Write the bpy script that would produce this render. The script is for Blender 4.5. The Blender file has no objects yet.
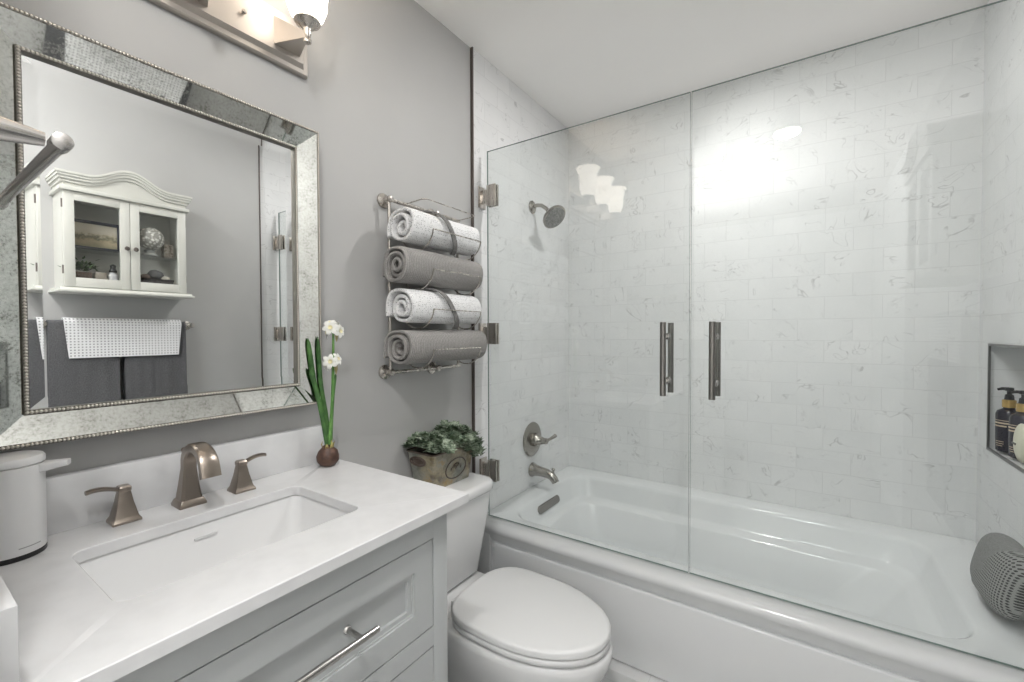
import bpy, bmesh, math, random
from mathutils import Vector, Matrix, noise

C = bpy.context.scene
COL = C.collection
PI = math.pi
random.seed(7)

# ------------------------------------------------------------------ camera
cam_d = bpy.data.cameras.new('camera')
cam_d.sensor_width = 36.0
cam_d.lens = 436.1145 / 1024 * 36.0
cam_d.clip_start = 0.01
cam = bpy.data.objects.new('camera', cam_d)
COL.objects.link(cam)
YAW, PIT, ROLL = math.radians(33.974), math.radians(1.127), math.radians(-0.187)
fw = Vector((-math.sin(YAW) * math.cos(PIT), math.cos(YAW) * math.cos(PIT), -math.sin(PIT)))
rt0 = Vector((math.cos(YAW), math.sin(YAW), 0))
up0 = rt0.cross(fw)
rt = rt0 * math.cos(ROLL) + up0 * math.sin(ROLL)
up = up0 * math.cos(ROLL) - rt0 * math.sin(ROLL)
M = Matrix((rt, up, -fw)).transposed().to_4x4()
M.translation = Vector((1.140, 0.0, 1.2754))
cam.matrix_world = M
C.camera = cam

# ------------------------------------------------------------------ world, lights, exposure
w = bpy.data.worlds.new('world')
C.world = w
w.use_nodes = True
bgn = w.node_tree.nodes['Background']
bgn.inputs[0].default_value = (0.86, 0.93, 1.0, 1)
bgn.inputs[1].default_value = 1.3

C.view_settings.view_transform = 'Standard'
C.view_settings.look = 'None'
C.view_settings.exposure = 0.26
C.view_settings.gamma = 1.0
C.view_settings.use_curve_mapping = False
C.cycles.max_bounces = 12
C.cycles.diffuse_bounces = 6
C.cycles.glossy_bounces = 6
C.cycles.transmission_bounces = 8
C.cycles.transparent_max_bounces = 24
C.cycles.caustics_reflective = False
C.cycles.caustics_refractive = False
C.cycles.sample_clamp_indirect = 2.5
C.cycles.use_denoising = True
C.cycles.use_adaptive_sampling = False


def light(name, kind, loc, power, color=(1, 1, 1), rot=(0, 0, 0), **kw):
    d = bpy.data.lights.new(name, kind)
    d.energy = power
    d.color = color
    for k, v in kw.items():
        setattr(d, k, v)
    o = bpy.data.objects.new(name, d)
    o.location = loc
    o.rotation_euler = rot
    COL.objects.link(o)
    return o


# added fill, coloured as daylight, at an invented window hidden behind the vanity end wall
light('added_window_fill', 'AREA', (-0.20, -1.15, 1.50), 8, (0.96, 0.985, 1.0), (0, -PI / 2, 0),
      shape='RECTANGLE', size=1.2, size_y=1.1)
# recessed ceiling lamps; the unseen tub one is added to brighten the alcove
light('added_lamp_tub', 'AREA', (0.85, 1.56, 2.425), 7.6, (1.0, 0.985, 0.97), (0, 0, 0), shape='DISK', size=0.13)
light('ceiling_lamp_room', 'AREA', (1.04, -0.09, 2.425), 11, (1.0, 0.995, 0.99), (0, 0, 0), shape='DISK', size=0.13)
light('added_bounce_light', 'AREA', (0.24, -0.62, 1.90), 92, (1.0, 0.99, 0.985), (PI, 0, 0), shape='DISK', size=0.30)  # added unseen uplight, imitates flash bounced off the ceiling
LAMP_Y = (0.625, 0.41, 0.195)   # the three lit shades of the vanity light


# ------------------------------------------------------------------ materials
def mat(name, base=(0.8, 0.8, 0.8), rough=0.5, metal=0.0, spec=0.5, **kw):
    m = bpy.data.materials.new(name)
    m.use_nodes = True
    b = m.node_tree.nodes['Principled BSDF']
    b.inputs['Base Color'].default_value = (*base, 1)
    b.inputs['Roughness'].default_value = rough
    b.inputs['Metallic'].default_value = metal
    b.inputs['Specular IOR Level'].default_value = spec
    for k, v in kw.items():
        b.inputs[k].default_value = v
    return m


class NT:
    def __init__(s, m):
        s.m = m
        s.t = m.node_tree
        s.b = s.t.nodes['Principled BSDF']

    def n(s, kind, **kw):
        x = s.t.nodes.new(kind)
        for k, v in kw.items():
            if k.startswith('i_'):
                key = k[2:].replace('_', ' ')
                key = int(key) if key.isdigit() else key
                x.inputs[key].default_value = v
            else:
                setattr(x, k, v)
        return x

    def l(s, a, b):
        s.t.links.new(a, b)

    def math(s, op, a, b=None, clamp=False):
        x = s.t.nodes.new('ShaderNodeMath')
        x.operation = op
        x.use_clamp = clamp
        for i, v in enumerate((a, b)):
            if v is None:
                continue
            if isinstance(v, (int, float)):
                x.inputs[i].default_value = v
            else:
                s.l(v, x.inputs[i])
        return x.outputs[0]

    def ramp(s, fac, stops):
        x = s.t.nodes.new('ShaderNodeValToRGB')
        e = x.color_ramp.elements
        while len(e) < len(stops):
            e.new(0.5)
        for el, (p, c) in zip(e, stops):
            el.position = p
            el.color = (*c, 1) if len(c) == 3 else c
        s.l(fac, x.inputs[0])
        return x.outputs[0]

    def mix(s, fac, a, b):
        x = s.t.nodes.new('ShaderNodeMix')
        x.data_type = 'RGBA'
        if isinstance(fac, (int, float)):
            x.inputs[0].default_value = fac
        else:
            s.l(fac, x.inputs[0])
        for i, v in ((6, a), (7, b)):
            if isinstance(v, tuple):
                x.inputs[i].default_value = (*v, 1)
            else:
                s.l(v, x.inputs[i])
        return x.outputs[2]

    def pos(s):
        return s.n('ShaderNodeNewGeometry').outputs['Position']

    def obj(s):
        return s.n('ShaderNodeTexCoord').outputs['Object']

    def bump(s, h, strength=0.3, dist=0.002):
        x = s.n('ShaderNodeBump', i_Strength=strength, i_Distance=dist)
        s.l(h, x.inputs['Height'])
        s.l(x.outputs[0], s.b.inputs['Normal'])


def noisy(name, c0, c1, scale=8.0, rough=0.5, metal=0.0, detail=4.0, bump=0.0, dist=0.001, space='obj', spec=0.5, lo=0.35, hi=0.65):
    m = mat(name, c0, rough, metal, spec)
    k = NT(m)
    x = k.n('ShaderNodeTexNoise', i_Scale=scale, i_Detail=detail)
    k.l(k.obj() if space == 'obj' else k.pos(), x.inputs['Vector'])
    k.l(k.ramp(x.outputs[0], [(lo, c0), (hi, c1)]), k.b.inputs['Base Color'])
    if bump:
        k.bump(x.outputs[0], bump, dist)
    return m


def tile_mat(name, axis):
    m = mat(name, (0.8, 0.8, 0.8), 0.42)
    k = NT(m)
    sep = k.n('ShaderNodeSeparateXYZ')
    k.l(k.pos(), sep.inputs[0])
    u = k.math('ADD', sep.outputs[axis], 0.031)
    v = k.math('SUBTRACT', sep.outputs[2], 0.0188)
    cmb = k.n('ShaderNodeCombineXYZ')
    k.l(u, cmb.inputs[0])
    k.l(v, cmb.inputs[1])
    br = k.n('ShaderNodeTexBrick', offset=0.5, offset_frequency=2, squash=1.0,
             i_Scale=1.0, i_Mortar_Size=0.0011, i_Mortar_Smooth=0.3, i_Brick_Width=0.19, i_Row_Height=0.0936)
    br.inputs['Color1'].default_value = (0, 0, 0, 1)
    br.inputs['Color2'].default_value = (1, 1, 1, 1)
    br.inputs['Mortar'].default_value = (0, 0, 0, 1)
    k.l(cmb.outputs[0], br.inputs['Vector'])
    # each tile reads its own part of the stone pattern
    off = k.n('ShaderNodeVectorMath', operation='SCALE')
    k.l(br.outputs['Color'], off.inputs[0])
    off.inputs['Scale'].default_value = 7.0
    add = k.n('ShaderNodeVectorMath', operation='ADD')
    k.l(cmb.outputs[0], add.inputs[0])
    k.l(off.outputs[0], add.inputs[1])
    n1 = k.n('ShaderNodeTexNoise', i_Scale=7.5, i_Detail=3.0, i_Roughness=0.60, i_Distortion=0.9)
    k.l(add.outputs[0], n1.inputs['Vector'])
    d = k.math('ABSOLUTE', k.math('SUBTRACT', n1.outputs[0], 0.5))
    vein = k.math('SUBTRACT', 1.0, k.math('MULTIPLY', d, 85.0), True)
    n2 = k.n('ShaderNodeTexNoise', i_Scale=13.0, i_Detail=2.0)
    k.l(add.outputs[0], n2.inputs['Vector'])
    mask = k.math('MULTIPLY', k.math('SUBTRACT', n2.outputs[0], 0.455), 5.5, True)
    vein = k.math('MULTIPLY', k.math('MULTIPLY', vein, mask), 0.72)
    n3 = k.n('ShaderNodeTexNoise', i_Scale=5.0, i_Detail=3.0)
    k.l(add.outputs[0], n3.inputs['Vector'])
    cloud = k.ramp(n3.outputs[0], [(0.3, (0.735, 0.74, 0.74)), (0.7, (0.79, 0.79, 0.79))])
    c = k.mix(vein, cloud, (0.38, 0.38, 0.38))
    c = k.mix(k.math('MULTIPLY', br.outputs['Fac'], 0.5), c, (0.54, 0.54, 0.54))
    k.l(c, k.b.inputs['Base Color'])
    k.bump(k.math('SUBTRACT', 1.0, br.outputs['Fac']), 0.25, 0.001)
    return m


def glass_mat(name, tint=(0.962, 0.976, 0.972), f0=0.055):
    m = bpy.data.materials.new(name)
    m.use_nodes = True
    t = m.node_tree
    for x in list(t.nodes):
        if x.type != 'OUTPUT_MATERIAL':
            t.nodes.remove(x)
    out = [x for x in t.nodes if x.type == 'OUTPUT_MATERIAL'][0]
    tr = t.nodes.new('ShaderNodeBsdfTransparent')
    tr.inputs[0].default_value = (*tint, 1)
    gl = t.nodes.new('ShaderNodeBsdfGlossy')
    gl.inputs['Roughness'].default_value = 0.0
    lw = t.nodes.new('ShaderNodeLayerWeight')
    lw.inputs['Blend'].default_value = 0.5
    pw = t.nodes.new('ShaderNodeMath')
    pw.operation = 'POWER'
    pw.inputs[1].default_value = 5.0
    t.links.new(lw.outputs['Facing'], pw.inputs[0])
    ma = t.nodes.new('ShaderNodeMath')
    ma.operation = 'MULTIPLY_ADD'
    ma.inputs[1].default_value = 1 - f0
    ma.inputs[2].default_value = f0
    t.links.new(pw.outputs[0], ma.inputs[0])
    mx = t.nodes.new('ShaderNodeMixShader')
    t.links.new(ma.outputs[0], mx.inputs[0])
    t.links.new(tr.outputs[0], mx.inputs[1])
    t.links.new(gl.outputs[0], mx.inputs[2])
    t.links.new(mx.outputs[0], out.inputs[0])
    return m


def brushed(name, c, rough=0.28):
    m = mat(name, c, rough, 1.0)
    k = NT(m)
    x = k.n('ShaderNodeTexNoise', i_Scale=60.0, i_Detail=3.0)
    mp = k.n('ShaderNodeMapping')
    mp.inputs['Scale'].default_value = (1, 1, 0.08)
    k.l(k.obj(), mp.inputs[0])
    k.l(mp.outputs[0], x.inputs['Vector'])
    r = k.n('ShaderNodeMapRange', i_1=0.3, i_2=0.7, i_3=rough - 0.005, i_4=rough + 0.01)
    k.l(x.outputs[0], r.inputs[0])
    k.l(r.outputs[0], k.b.inputs['Roughness'])
    return m


def emit(name, c, s):
    m = mat(name, c, 0.4)
    b = m.node_tree.nodes['Principled BSDF']
    b.inputs['Emission Color'].default_value = (*c, 1)
    b.inputs['Emission Strength'].default_value = s
    return m


PAINT = noisy('grey_paint', (0.450, 0.447, 0.440), (0.470, 0.467, 0.460), 3, 0.55, space='pos')
CEIL = noisy('ceiling_paint', (0.93, 0.92, 0.90), (0.945, 0.935, 0.915), 2, 0.7, space='pos')
WHITE_TRIM = noisy('white_trim_paint', (0.80, 0.80, 0.79), (0.83, 0.83, 0.82), 5, 0.4)
TILE_X = tile_mat('marble_tile_back', 0)
TILE_Y = tile_mat('marble_tile_side', 1)
FLOOR = noisy('floor_tile', (0.38, 0.38, 0.375), (0.44, 0.44, 0.435), 6, 0.4, space='pos')
QUARTZ = noisy('white_quartz', (0.67, 0.67, 0.675), (0.715, 0.715, 0.72), 22, 0.22, lo=0.3, hi=0.6)
PORCELAIN = noisy('white_porcelain', (0.77, 0.77, 0.77), (0.79, 0.79, 0.79), 3, 0.08)
TUBW = noisy('white_tub_acrylic', (0.74, 0.75, 0.755), (0.76, 0.77, 0.775), 3, 0.13)
CABGREY = noisy('grey_cabinet_paint', (0.46, 0.475, 0.475), (0.48, 0.495, 0.495), 4, 0.38)
GAPM = mat('drawer_gap_shadow_board', (0.10, 0.10, 0.10), 0.8)
NICKEL = brushed('brushed_nickel', (0.55, 0.515, 0.475), 0.27)
BRONZE = brushed('warm_brushed_bronze', (0.33, 0.285, 0.245), 0.30)
DARKNICKEL = brushed('dark_brushed_nickel', (0.27, 0.255, 0.24), 0.33)
STEEL = brushed('brushed_steel', (0.60, 0.58, 0.56), 0.24)
FITTING = brushed('shower_nickel', (0.37, 0.35, 0.32), 0.25)
TRIMM = mat('dark_edge_trim', (0.13, 0.11, 0.10), 0.4, 0.6)
MIRROR = mat('mirror_silver', (0.90, 0.91, 0.905), 0.0, 1.0)
GLASS = glass_mat('shower_glass')
GLASS_EDGE = mat('glass_edge', (0.16, 0.22, 0.20), 0.15)
PANE = glass_mat('cabinet_glass', (0.985, 0.99, 0.99), 0.035)
BLACK = mat('black_plastic', (0.015, 0.015, 0.016), 0.35)
WPLASTIC = mat('white_plastic', (0.76, 0.76, 0.76), 0.3)
CREAM = noisy('cream_cabinet_paint', (0.60, 0.60, 0.555), (0.64, 0.64, 0.595), 6, 0.4)
LAMPON = emit('lit_lamp_diffuser', (1.0, 0.97, 0.92), 9.0)
SHADE = emit('lit_frosted_shade', (1.0, 0.91, 0.80), 3.0)


def antique_mat():
    m = mat('antique_mirror', (0.7, 0.7, 0.67), 0.1, 1.0)
    k = NT(m)
    a = k.n('ShaderNodeTexNoise', i_Scale=190.0, i_Detail=4.0, i_Roughness=0.7)
    k.l(k.pos(), a.inputs['Vector'])
    b = k.n('ShaderNodeTexNoise', i_Scale=28.0, i_Detail=4.0)
    k.l(k.pos(), b.inputs['Vector'])
    s = k.math('ADD', k.math('MULTIPLY', a.outputs[0], 0.65), k.math('MULTIPLY', b.outputs[0], 0.35))
    k.l(k.ramp(s, [(0.33, (0.30, 0.30, 0.27)), (0.45, (0.66, 0.67, 0.63)), (0.58, (0.80, 0.81, 0.775))]), k.b.inputs['Base Color'])
    k.l(k.ramp(s, [(0.34, (0.22,) * 3), (0.46, (0.025,) * 3)]), k.b.inputs['Roughness'])
    return m


ANTIQUE = antique_mat()
BEAD = mat('champagne_silver_bead', (0.74, 0.70, 0.65), 0.28, 1.0)
BEADCORD = mat('dark_bead_channel', (0.20, 0.19, 0.165), 0.4, 0.8)


def terry(name, c0, c1, rib=None, dots=None):
    m = mat(name, c0, 0.95, spec=0.1)
    k = NT(m)
    x = k.n('ShaderNodeTexNoise', i_Scale=260.0, i_Detail=3.0)
    k.l(k.obj(), x.inputs['Vector'])
    col = k.ramp(x.outputs[0], [(0.35, c0), (0.65, c1)])
    h = x.outputs[0]
    if rib:
        sp = k.n('ShaderNodeSeparateXYZ')
        k.l(k.obj(), sp.inputs[0])
        s = k.math('MULTIPLY_ADD', k.math('SINE', k.math('MULTIPLY', sp.outputs[1], 2 * PI / rib)), 0.5)
        s.node.inputs[2].default_value = 0.5
        col = k.mix(k.math('MULTIPLY', s, 0.38), col, tuple(v * 0.45 for v in c0))
        h = k.math('SUBTRACT', k.math('MULTIPLY', h, 0.4), s)
    if dots:
        v = k.n('ShaderNodeTexVoronoi', i_Scale=1.0 / dots, i_Randomness=0.55)
        k.l(k.obj(), v.inputs['Vector'])
        d = k.math('LESS_THAN', v.outputs['Distance'], 0.26)
        col = k.mix(k.math('MULTIPLY', d, 0.75), col, (0.22, 0.22, 0.22))
    k.l(col, k.b.inputs['Base Color'])
    k.bump(h, 0.55, 0.003)
    return m


T_WHITE = terry('white_speckled_terry', (0.72, 0.72, 0.72), (0.84, 0.84, 0.84), dots=0.0065)
T_GREY = terry('grey_ribbed_terry', (0.29, 0.28, 0.27), (0.40, 0.385, 0.37), rib=0.0072)
T_CHAR = terry('charcoal_terry', (0.075, 0.075, 0.08), (0.125, 0.125, 0.13))
T_BAND = terry('grey_woven_band', (0.16, 0.155, 0.15), (0.25, 0.245, 0.24))


def waffle_mat():
    m = mat('white_waffle_cloth', (0.8, 0.8, 0.8), 0.9, spec=0.1)
    k = NT(m)
    sp = k.n('ShaderNodeSeparateXYZ')
    k.l(k.pos(), sp.inputs[0])
    a = k.math('SINE', k.math('MULTIPLY', sp.outputs[1], 2 * PI / 0.0125))
    b = k.math('SINE', k.math('MULTIPLY', sp.outputs[2], 2 * PI / 0.0125))
    d = k.math('MULTIPLY', k.math('GREATER_THAN', a, 0.15), k.math('GREATER_THAN', b, 0.15))
    k.l(k.mix(k.math('MULTIPLY', d, 0.8), (0.80, 0.80, 0.81), (0.20, 0.20, 0.21)), k.b.inputs['Base Color'])
    return m


WAFFLE = waffle_mat()


# ------------------------------------------------------------------ mesh helpers
def box(bm, x0, x1, y0, y1, z0, z1, bev=0.0, seg=2):
    vs = [bm.verts.new((x, y, z)) for x in (x0, x1) for y in (y0, y1) for z in (z0, z1)]
    fs = []
    for q in ((0, 1, 3, 2), (4, 6, 7, 5), (0, 4, 5, 1), (2, 3, 7, 6), (0, 2, 6, 4), (1, 5, 7, 3)):
        fs.append(bm.faces.new([vs[i] for i in q]))
    if bev > 0:
        es = list({e for f in fs for e in f.edges})
        bmesh.ops.bevel(bm, geom=es, offset=bev, segments=seg, affect='EDGES', profile=0.5)
    return vs


def loft(bm, loops, cap0=True, cap1=True, closed=True):
    rows = [[bm.verts.new(p) for p in lp] for lp in loops]
    n = len(rows[0])
    for a, b in zip(rows, rows[1:]):
        for i in range(n if closed else n - 1):
            j = (i + 1) % n
            try:
                bm.faces.new((a[i], a[j], b[j], b[i]))
            except ValueError:
                pass
    if cap0 and closed:
        bm.faces.new(list(reversed(rows[0])))
    if cap1 and closed:
        bm.faces.new(rows[-1])
    return rows


def frame_of(d):
    d = d.normalized()
    a = Vector((0, 0, 1)) if abs(d.z) < 0.9 else Vector((1, 0, 0))
    u = d.cross(a).normalized()
    return u, d.cross(u).normalized()


def tube(bm, pts, r, seg=10, cap=True, closed=False):
    pts = [Vector(p) for p in pts]
    n = len(pts)
    rs = r if isinstance(r, (list, tuple)) else [r] * n
    d0 = (pts[1] - pts[0]).normalized()
    u, v = frame_of(d0)
    loops = []
    prev = d0
    for i, p in enumerate(pts):
        if closed:
            d = (pts[(i + 1) % n] - pts[i - 1]).normalized()
        else:
            d = (pts[min(i + 1, n - 1)] - pts[max(i - 1, 0)]).normalized()
        q = prev.rotation_difference(d)
        u = q @ u
        v = q @ v
        prev = d
        loops.append([p + (u * math.cos(t) + v * math.sin(t)) * rs[i] for t in [2 * PI * k / seg for k in range(seg)]])
    if closed:
        loops.append(loops[0])
        rows = loft(bm, loops, False, False)
        return
    loft(bm, loops, cap, cap)


def cyl(bm, a, b, r, r2=None, seg=20):
    tube(bm, [a, b], [r, r if r2 is None else r2], seg)


def lathe(bm, prof, c=(0, 0, 0), axis=(0, 0, 1), seg=28, cap=True):
    c = Vector(c)
    ax = Vector(axis).normalized()
    u, v = frame_of(ax)
    loops = []
    for r, h in prof:
        r = max(r, 1e-4)
        loops.append([c + ax * h + (u * math.cos(t) + v * math.sin(t)) * r for t in [2 * PI * k / seg for k in range(seg)]])
    loft(bm, loops, cap, cap)


def prism(bm, poly, lo, hi, axis='x'):
    def P(a, b, t):
        return {'x': (t, a, b), 'y': (a, t, b), 'z': (a, b, t)}[axis]
    loft(bm, [[P(a, b, lo) for a, b in poly], [P(a, b, hi) for a, b in poly]])


def rrect(cx, cy, hx, hy, r, z, n=8, skew=None):
    pts = []
    for sx, sy, a0 in ((1, 1, 0), (-1, 1, PI / 2), (-1, -1, PI), (1, -1, 3 * PI / 2)):
        for k in range(n + 1):
            a = a0 + PI / 2 * k / n
            pts.append(Vector((cx + sx * (hx - r) + r * math.cos(a), cy + sy * (hy - r) + r * math.sin(a), z)))
    return pts


def rr2(x0, x1, y0, y1, r, z, n=8):
    return rrect((x0 + x1) / 2, (y0 + y1) / 2, (x1 - x0) / 2, (y1 - y0) / 2, r, z, n)


def sphere(bm, c, r, sub=2, sc=(1, 1, 1)):
    m = Matrix.Translation(Vector(c)) @ Matrix.Diagonal((r * sc[0], r * sc[1], r * sc[2], 1))
    bmesh.ops.create_icosphere(bm, subdivisions=sub, radius=1.0, matrix=m)


BM = bmesh.new


def wloc(o):
    v = Vector((0, 0, 0))
    while o is not None:
        v += o.location
        o = o.parent
    return v


def obj(name, bm, m, parent=None, world=True, sharp=0.65, origin=None, kind=None, label=None):
    """Links a bmesh as ONE mesh object; vertices are given in world metres when world=True."""
    bmesh.ops.recalc_face_normals(bm, faces=bm.faces)
    if origin is not None:
        bmesh.ops.translate(bm, vec=-Vector(origin), verts=bm.verts)
    elif world and parent is not None:
        bmesh.ops.translate(bm, vec=-wloc(parent), verts=bm.verts)
    for f in bm.faces:
        f.smooth = True
    for e in bm.edges:
        if len(e.link_faces) == 2 and e.calc_face_angle(0) > sharp:
            e.smooth = False
    me = bpy.data.meshes.new(name)
    bm.to_mesh(me)
    bm.free()
    me.materials.append(m)
    o = bpy.data.objects.new(name, me)
    COL.objects.link(o)
    if parent is not None:
        o.parent = parent
    if origin is not None:
        o.location = origin
    if kind:
        o['kind'] = kind
    if label:
        o['label'] = label
    return o


def tag(o, label, cat, group=None):
    o['label'] = label
    o['category'] = cat
    if group:
        o['group'] = group
    return o


def thing(name, label, cat, loc=(0, 0, 0), rot=(0, 0, 0), group=None):
    o = bpy.data.objects.new(name, None)
    o.empty_display_size = 0.05
    COL.objects.link(o)
    o.location = loc
    o.rotation_euler = rot
    return tag(o, label, cat, group)


def struct(name, boxes, m, bev=0):
    bm = BM()
    for b in boxes:
        box(bm, *b, bev)
    return obj(name, bm, m, kind='structure')


def boxobj(name, b, m, parent=None, bev=0.001, **kw):
    bm = BM()
    box(bm, *b, bev)
    return obj(name, bm, m, parent, **kw)


# ------------------------------------------------------------------ room shell
L = 1.667          # tiled right wall
D = 2.281          # tiled back wall
H = 2.44
YG = 1.463         # shower glass
PX = -0.008        # painted left wall
RX = 1.657         # painted right wall
struct('floor', [(-0.11, 1.80, -2.5, 2.40, -0.1, 0.0)], FLOOR)
struct('ceiling', [(-0.11, 1.80, -2.5, 2.40, H, H + 0.1)], CEIL)
WX0, WX1, WZ0, WZ1 = -1.70, -0.60, 0.90, 2.10
struct('wall_left', [(-0.11, PX, -0.065, 1.4035, 0, H)], PAINT)
struct('wall_left_entry', [(-0.11, PX, WX1, -0.065, 0, H), (-0.11, PX, -2.4, WX0, 0, H), (-0.11, PX, WX0, WX1, 0, WZ0), (-0.11, PX, WX0, WX1, WZ1, H)], WHITE_TRIM)
struct('wall_left_tiled', [(-0.11, 0.0, 1.410, D, 0, H)], TILE_Y)
struct('wall_back', [(-0.11, 1.80, D, D + 0.1, 0, H)], TILE_X)
NY0, NY1, NZ0, NZ1, ND = 1.80, 2.176, 0.864, 1.232, 0.095
struct('wall_right_tiled', [(L, 1.80, 1.361, D, 0, NZ0), (L, 1.80, 1.361, D, NZ1, H), (L, 1.80, 1.361, NY0, NZ0, NZ1),
                            (L, 1.80, NY1, D, NZ0, NZ1), (L + ND, 1.80, NY0, NY1, NZ0, NZ1)], TILE_Y)
struct('wall_right', [(RX, 1.80, -0.75, 1.356, 0, H)], PAINT)
struct('wall_right_entry', [(RX, 1.80, -2.4, -0.75, 0, H)], WHITE_TRIM)
struct('wall_vanity_end', [(PX, 0.540, -0.065, 0.055, 0, H)], PAINT)
struct('wall_front', [(-0.11, 1.80, -2.5, -2.4, 0, H)], WHITE_TRIM)
bm = BM()
for b in ((WX0 - .06, WX0, WZ0 - .06, WZ1 + .06), (WX1, WX1 + .06, WZ0 - .06, WZ1 + .06),
          (WX0, WX1, WZ0 - .06, WZ0), (WX0, WX1, WZ1, WZ1 + .06)):
    box(bm, PX, PX + 0.018, b[0], b[1], b[2], b[3], 0.002)
box(bm, -0.07, -0.035, WX0, WX1, (WZ0 + WZ1) / 2 - .02, (WZ0 + WZ1) / 2 + .02)
obj('added_window_1', bm, WHITE_TRIM, kind='structure')  # invented window frame around the added daylight fill
struct('trim_1', [(-0.02, 0.004, 1.4045, 1.4100, 0.0, H)], TRIMM)
struct('trim_2', [(1.650, 1.70, 1.3565, 1.3605, 0.0, H)], TRIMM)
bm = BM()
t = 0.008
for b in ((NY0, NY1, NZ1 - t, NZ1), (NY0, NY1, NZ0, NZ0 + t), (NY1 - t, NY1, NZ0 + t, NZ1 - t), (NY0, NY0 + t, NZ0 + t, NZ1 - t)):
    box(bm, L - 0.003, L + 0.003, *b)
obj('trim_3', bm, mat('grey_metal_niche_trim', (0.24, 0.24, 0.235), 0.35, 0.8), kind='structure')
struct('baseboard_left', [(PX, 0.006, 0.76, 1.40, 0, 0.10)], WHITE_TRIM)
# tiled ledge at the foot of the tub
bm = BM()
box(bm, 0.008, L - 0.012, 1.372, 1.432, 0.0, 0.150, 0.003)
obj('baseboard_tub', bm, TILE_X, kind='structure')

# ------------------------------------------------------------------ bathtub
tub = thing('bathtub', 'white alcove bathtub with panelled apron along the tiled back wall', 'bathtub', (0.83, 1.85, 0.0))
bm = BM()
x0, x1 = 0.004, L - 0.004
yb = D - 0.003
loops = [rr2(x0, x1, 1.405, yb, 0.006, 0.462),
         rr2(x0, x1, 1.398, yb, 0.006, 0.476),
         rr2(x0, x1, 1.400, yb, 0.006, 0.488),
         rr2(x0, x1, 1.412, yb, 0.006, 0.498),
         rr2(x0, x1, 1.430, yb, 0.006, 0.500),
         rr2(0.088, 1.520, 1.512, 2.190, 0.11, 0.4985),
         rr2(0.098, 1.512, 1.522, 2.178, 0.105, 0.492),
         rr2(0.104, 1.506, 1.528, 2.171, 0.10, 0.478),
         rr2(0.125, 1.480, 1.540, 2.160, 0.10, 0.405),
         rr2(0.133, 1.468, 1.546, 2.152, 0.10, 0.394),
         rr2(0.160, 1.440, 1.572, 2.112, 0.10, 0.386),
         rr2(0.168, 1.430, 1.580, 2.104, 0.10, 0.376),
         rr2(0.190, 1.330, 1.595, 2.085, 0.12, 0.24),
         rr2(0.215, 1.260, 1.615, 2.065, 0.13, 0.165),
         rr2(0.260, 1.190, 1.660, 2.020, 0.12, 0.140)]
loft(bm, loops, False, True)
obj('basin', bm, TUBW, tub, sharp=1.2)
bm = BM()   # apron: frame, recessed panel with a raised bead line
yA = 1.412
box(bm, x0, x1, yA + 0.018, yA + 0.05, 0.150, 0.470)
box(bm, x0, 0.075, yA, yA + 0.02, 0.150, 0.466, 0.004)
box(bm, 1.592, x1, yA, yA + 0.02, 0.150, 0.466, 0.004)
prism(bm, [(yA - 0.006, 0.470), (yA + 0.004, 0.440), (yA + 0.010, 0.428), (yA + 0.02, 0.424), (yA + 0.02, 0.470)], x0, x1, 'x')
obj('apron', bm, TUBW, tub)
bm = BM()
box(bm, 0.090, 1.577, yA + 0.004, yA + 0.022, 0.152, 0.418, 0.006, 3)
obj('apron_panel', bm, TUBW, tub)
bm = BM()   # oblong overflow plate on the drain-end wall
def oval(dx, s):
    pts = []
    for sy, a0 in ((1, -PI / 2), (-1, PI / 2)):
        for k in range(11):
            a = a0 + PI * k / 10
            yy = 1.835 + sy * 0.085 + 0.017 * s * math.cos(a)
            zz = 0.017 * s * math.sin(a)
            pts.append(Vector((0.113 - zz * 0.28 + dx, yy, 0.444 + zz)))
    return pts
loft(bm, [oval(-0.004, 1), oval(0.006, 1), oval(0.008, 0.9)])
obj('overflow_plate', bm, DARKNICKEL, tub)
bm = BM()
lathe(bm, [(0.035, 0), (0.035, 0.003), (0.02, 0.004)], (0.33, 1.84, 0.140))
obj('drain', bm, DARKNICKEL, tub)

# ------------------------------------------------------------------ shower doors
def hinge(parent, x, z, side):
    """glass clamp: two plates on the glass and a wall plate; side +1 fixes to the left wall."""
    bm = BM()
    h = 0.044
    xw = 0.0 if side > 0 else L
    def X(a, b):
        return (xw + a, xw + b) if side > 0 else (xw - b, xw - a)
    box(bm, *X(0.036, 0.082), YG - 0.013, YG - 0.0045, z - h, z + h, 0.002)
    box(bm, *X(0.036, 0.082), YG + 0.0045, YG + 0.013, z - h, z + h, 0.002)
    hg = obj('hinge', bm, NICKEL, parent)
    bm = BM()
    box(bm, *X(0.0008, 0.034), YG - 0.010, YG + 0.010, z - h * 0.62, z + h * 0.62, 0.002)
    box(bm, *X(0.0008, 0.006), YG - 0.024, YG + 0.024, z - h, z + h, 0.001)
    cyl(bm, (X(0.035, 0.036)[0], YG, z - h * 0.9), (X(0.035, 0.036)[0], YG, z + h * 0.9), 0.006, seg=12)
    obj('wall_plate', bm, NICKEL, hg)


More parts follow.
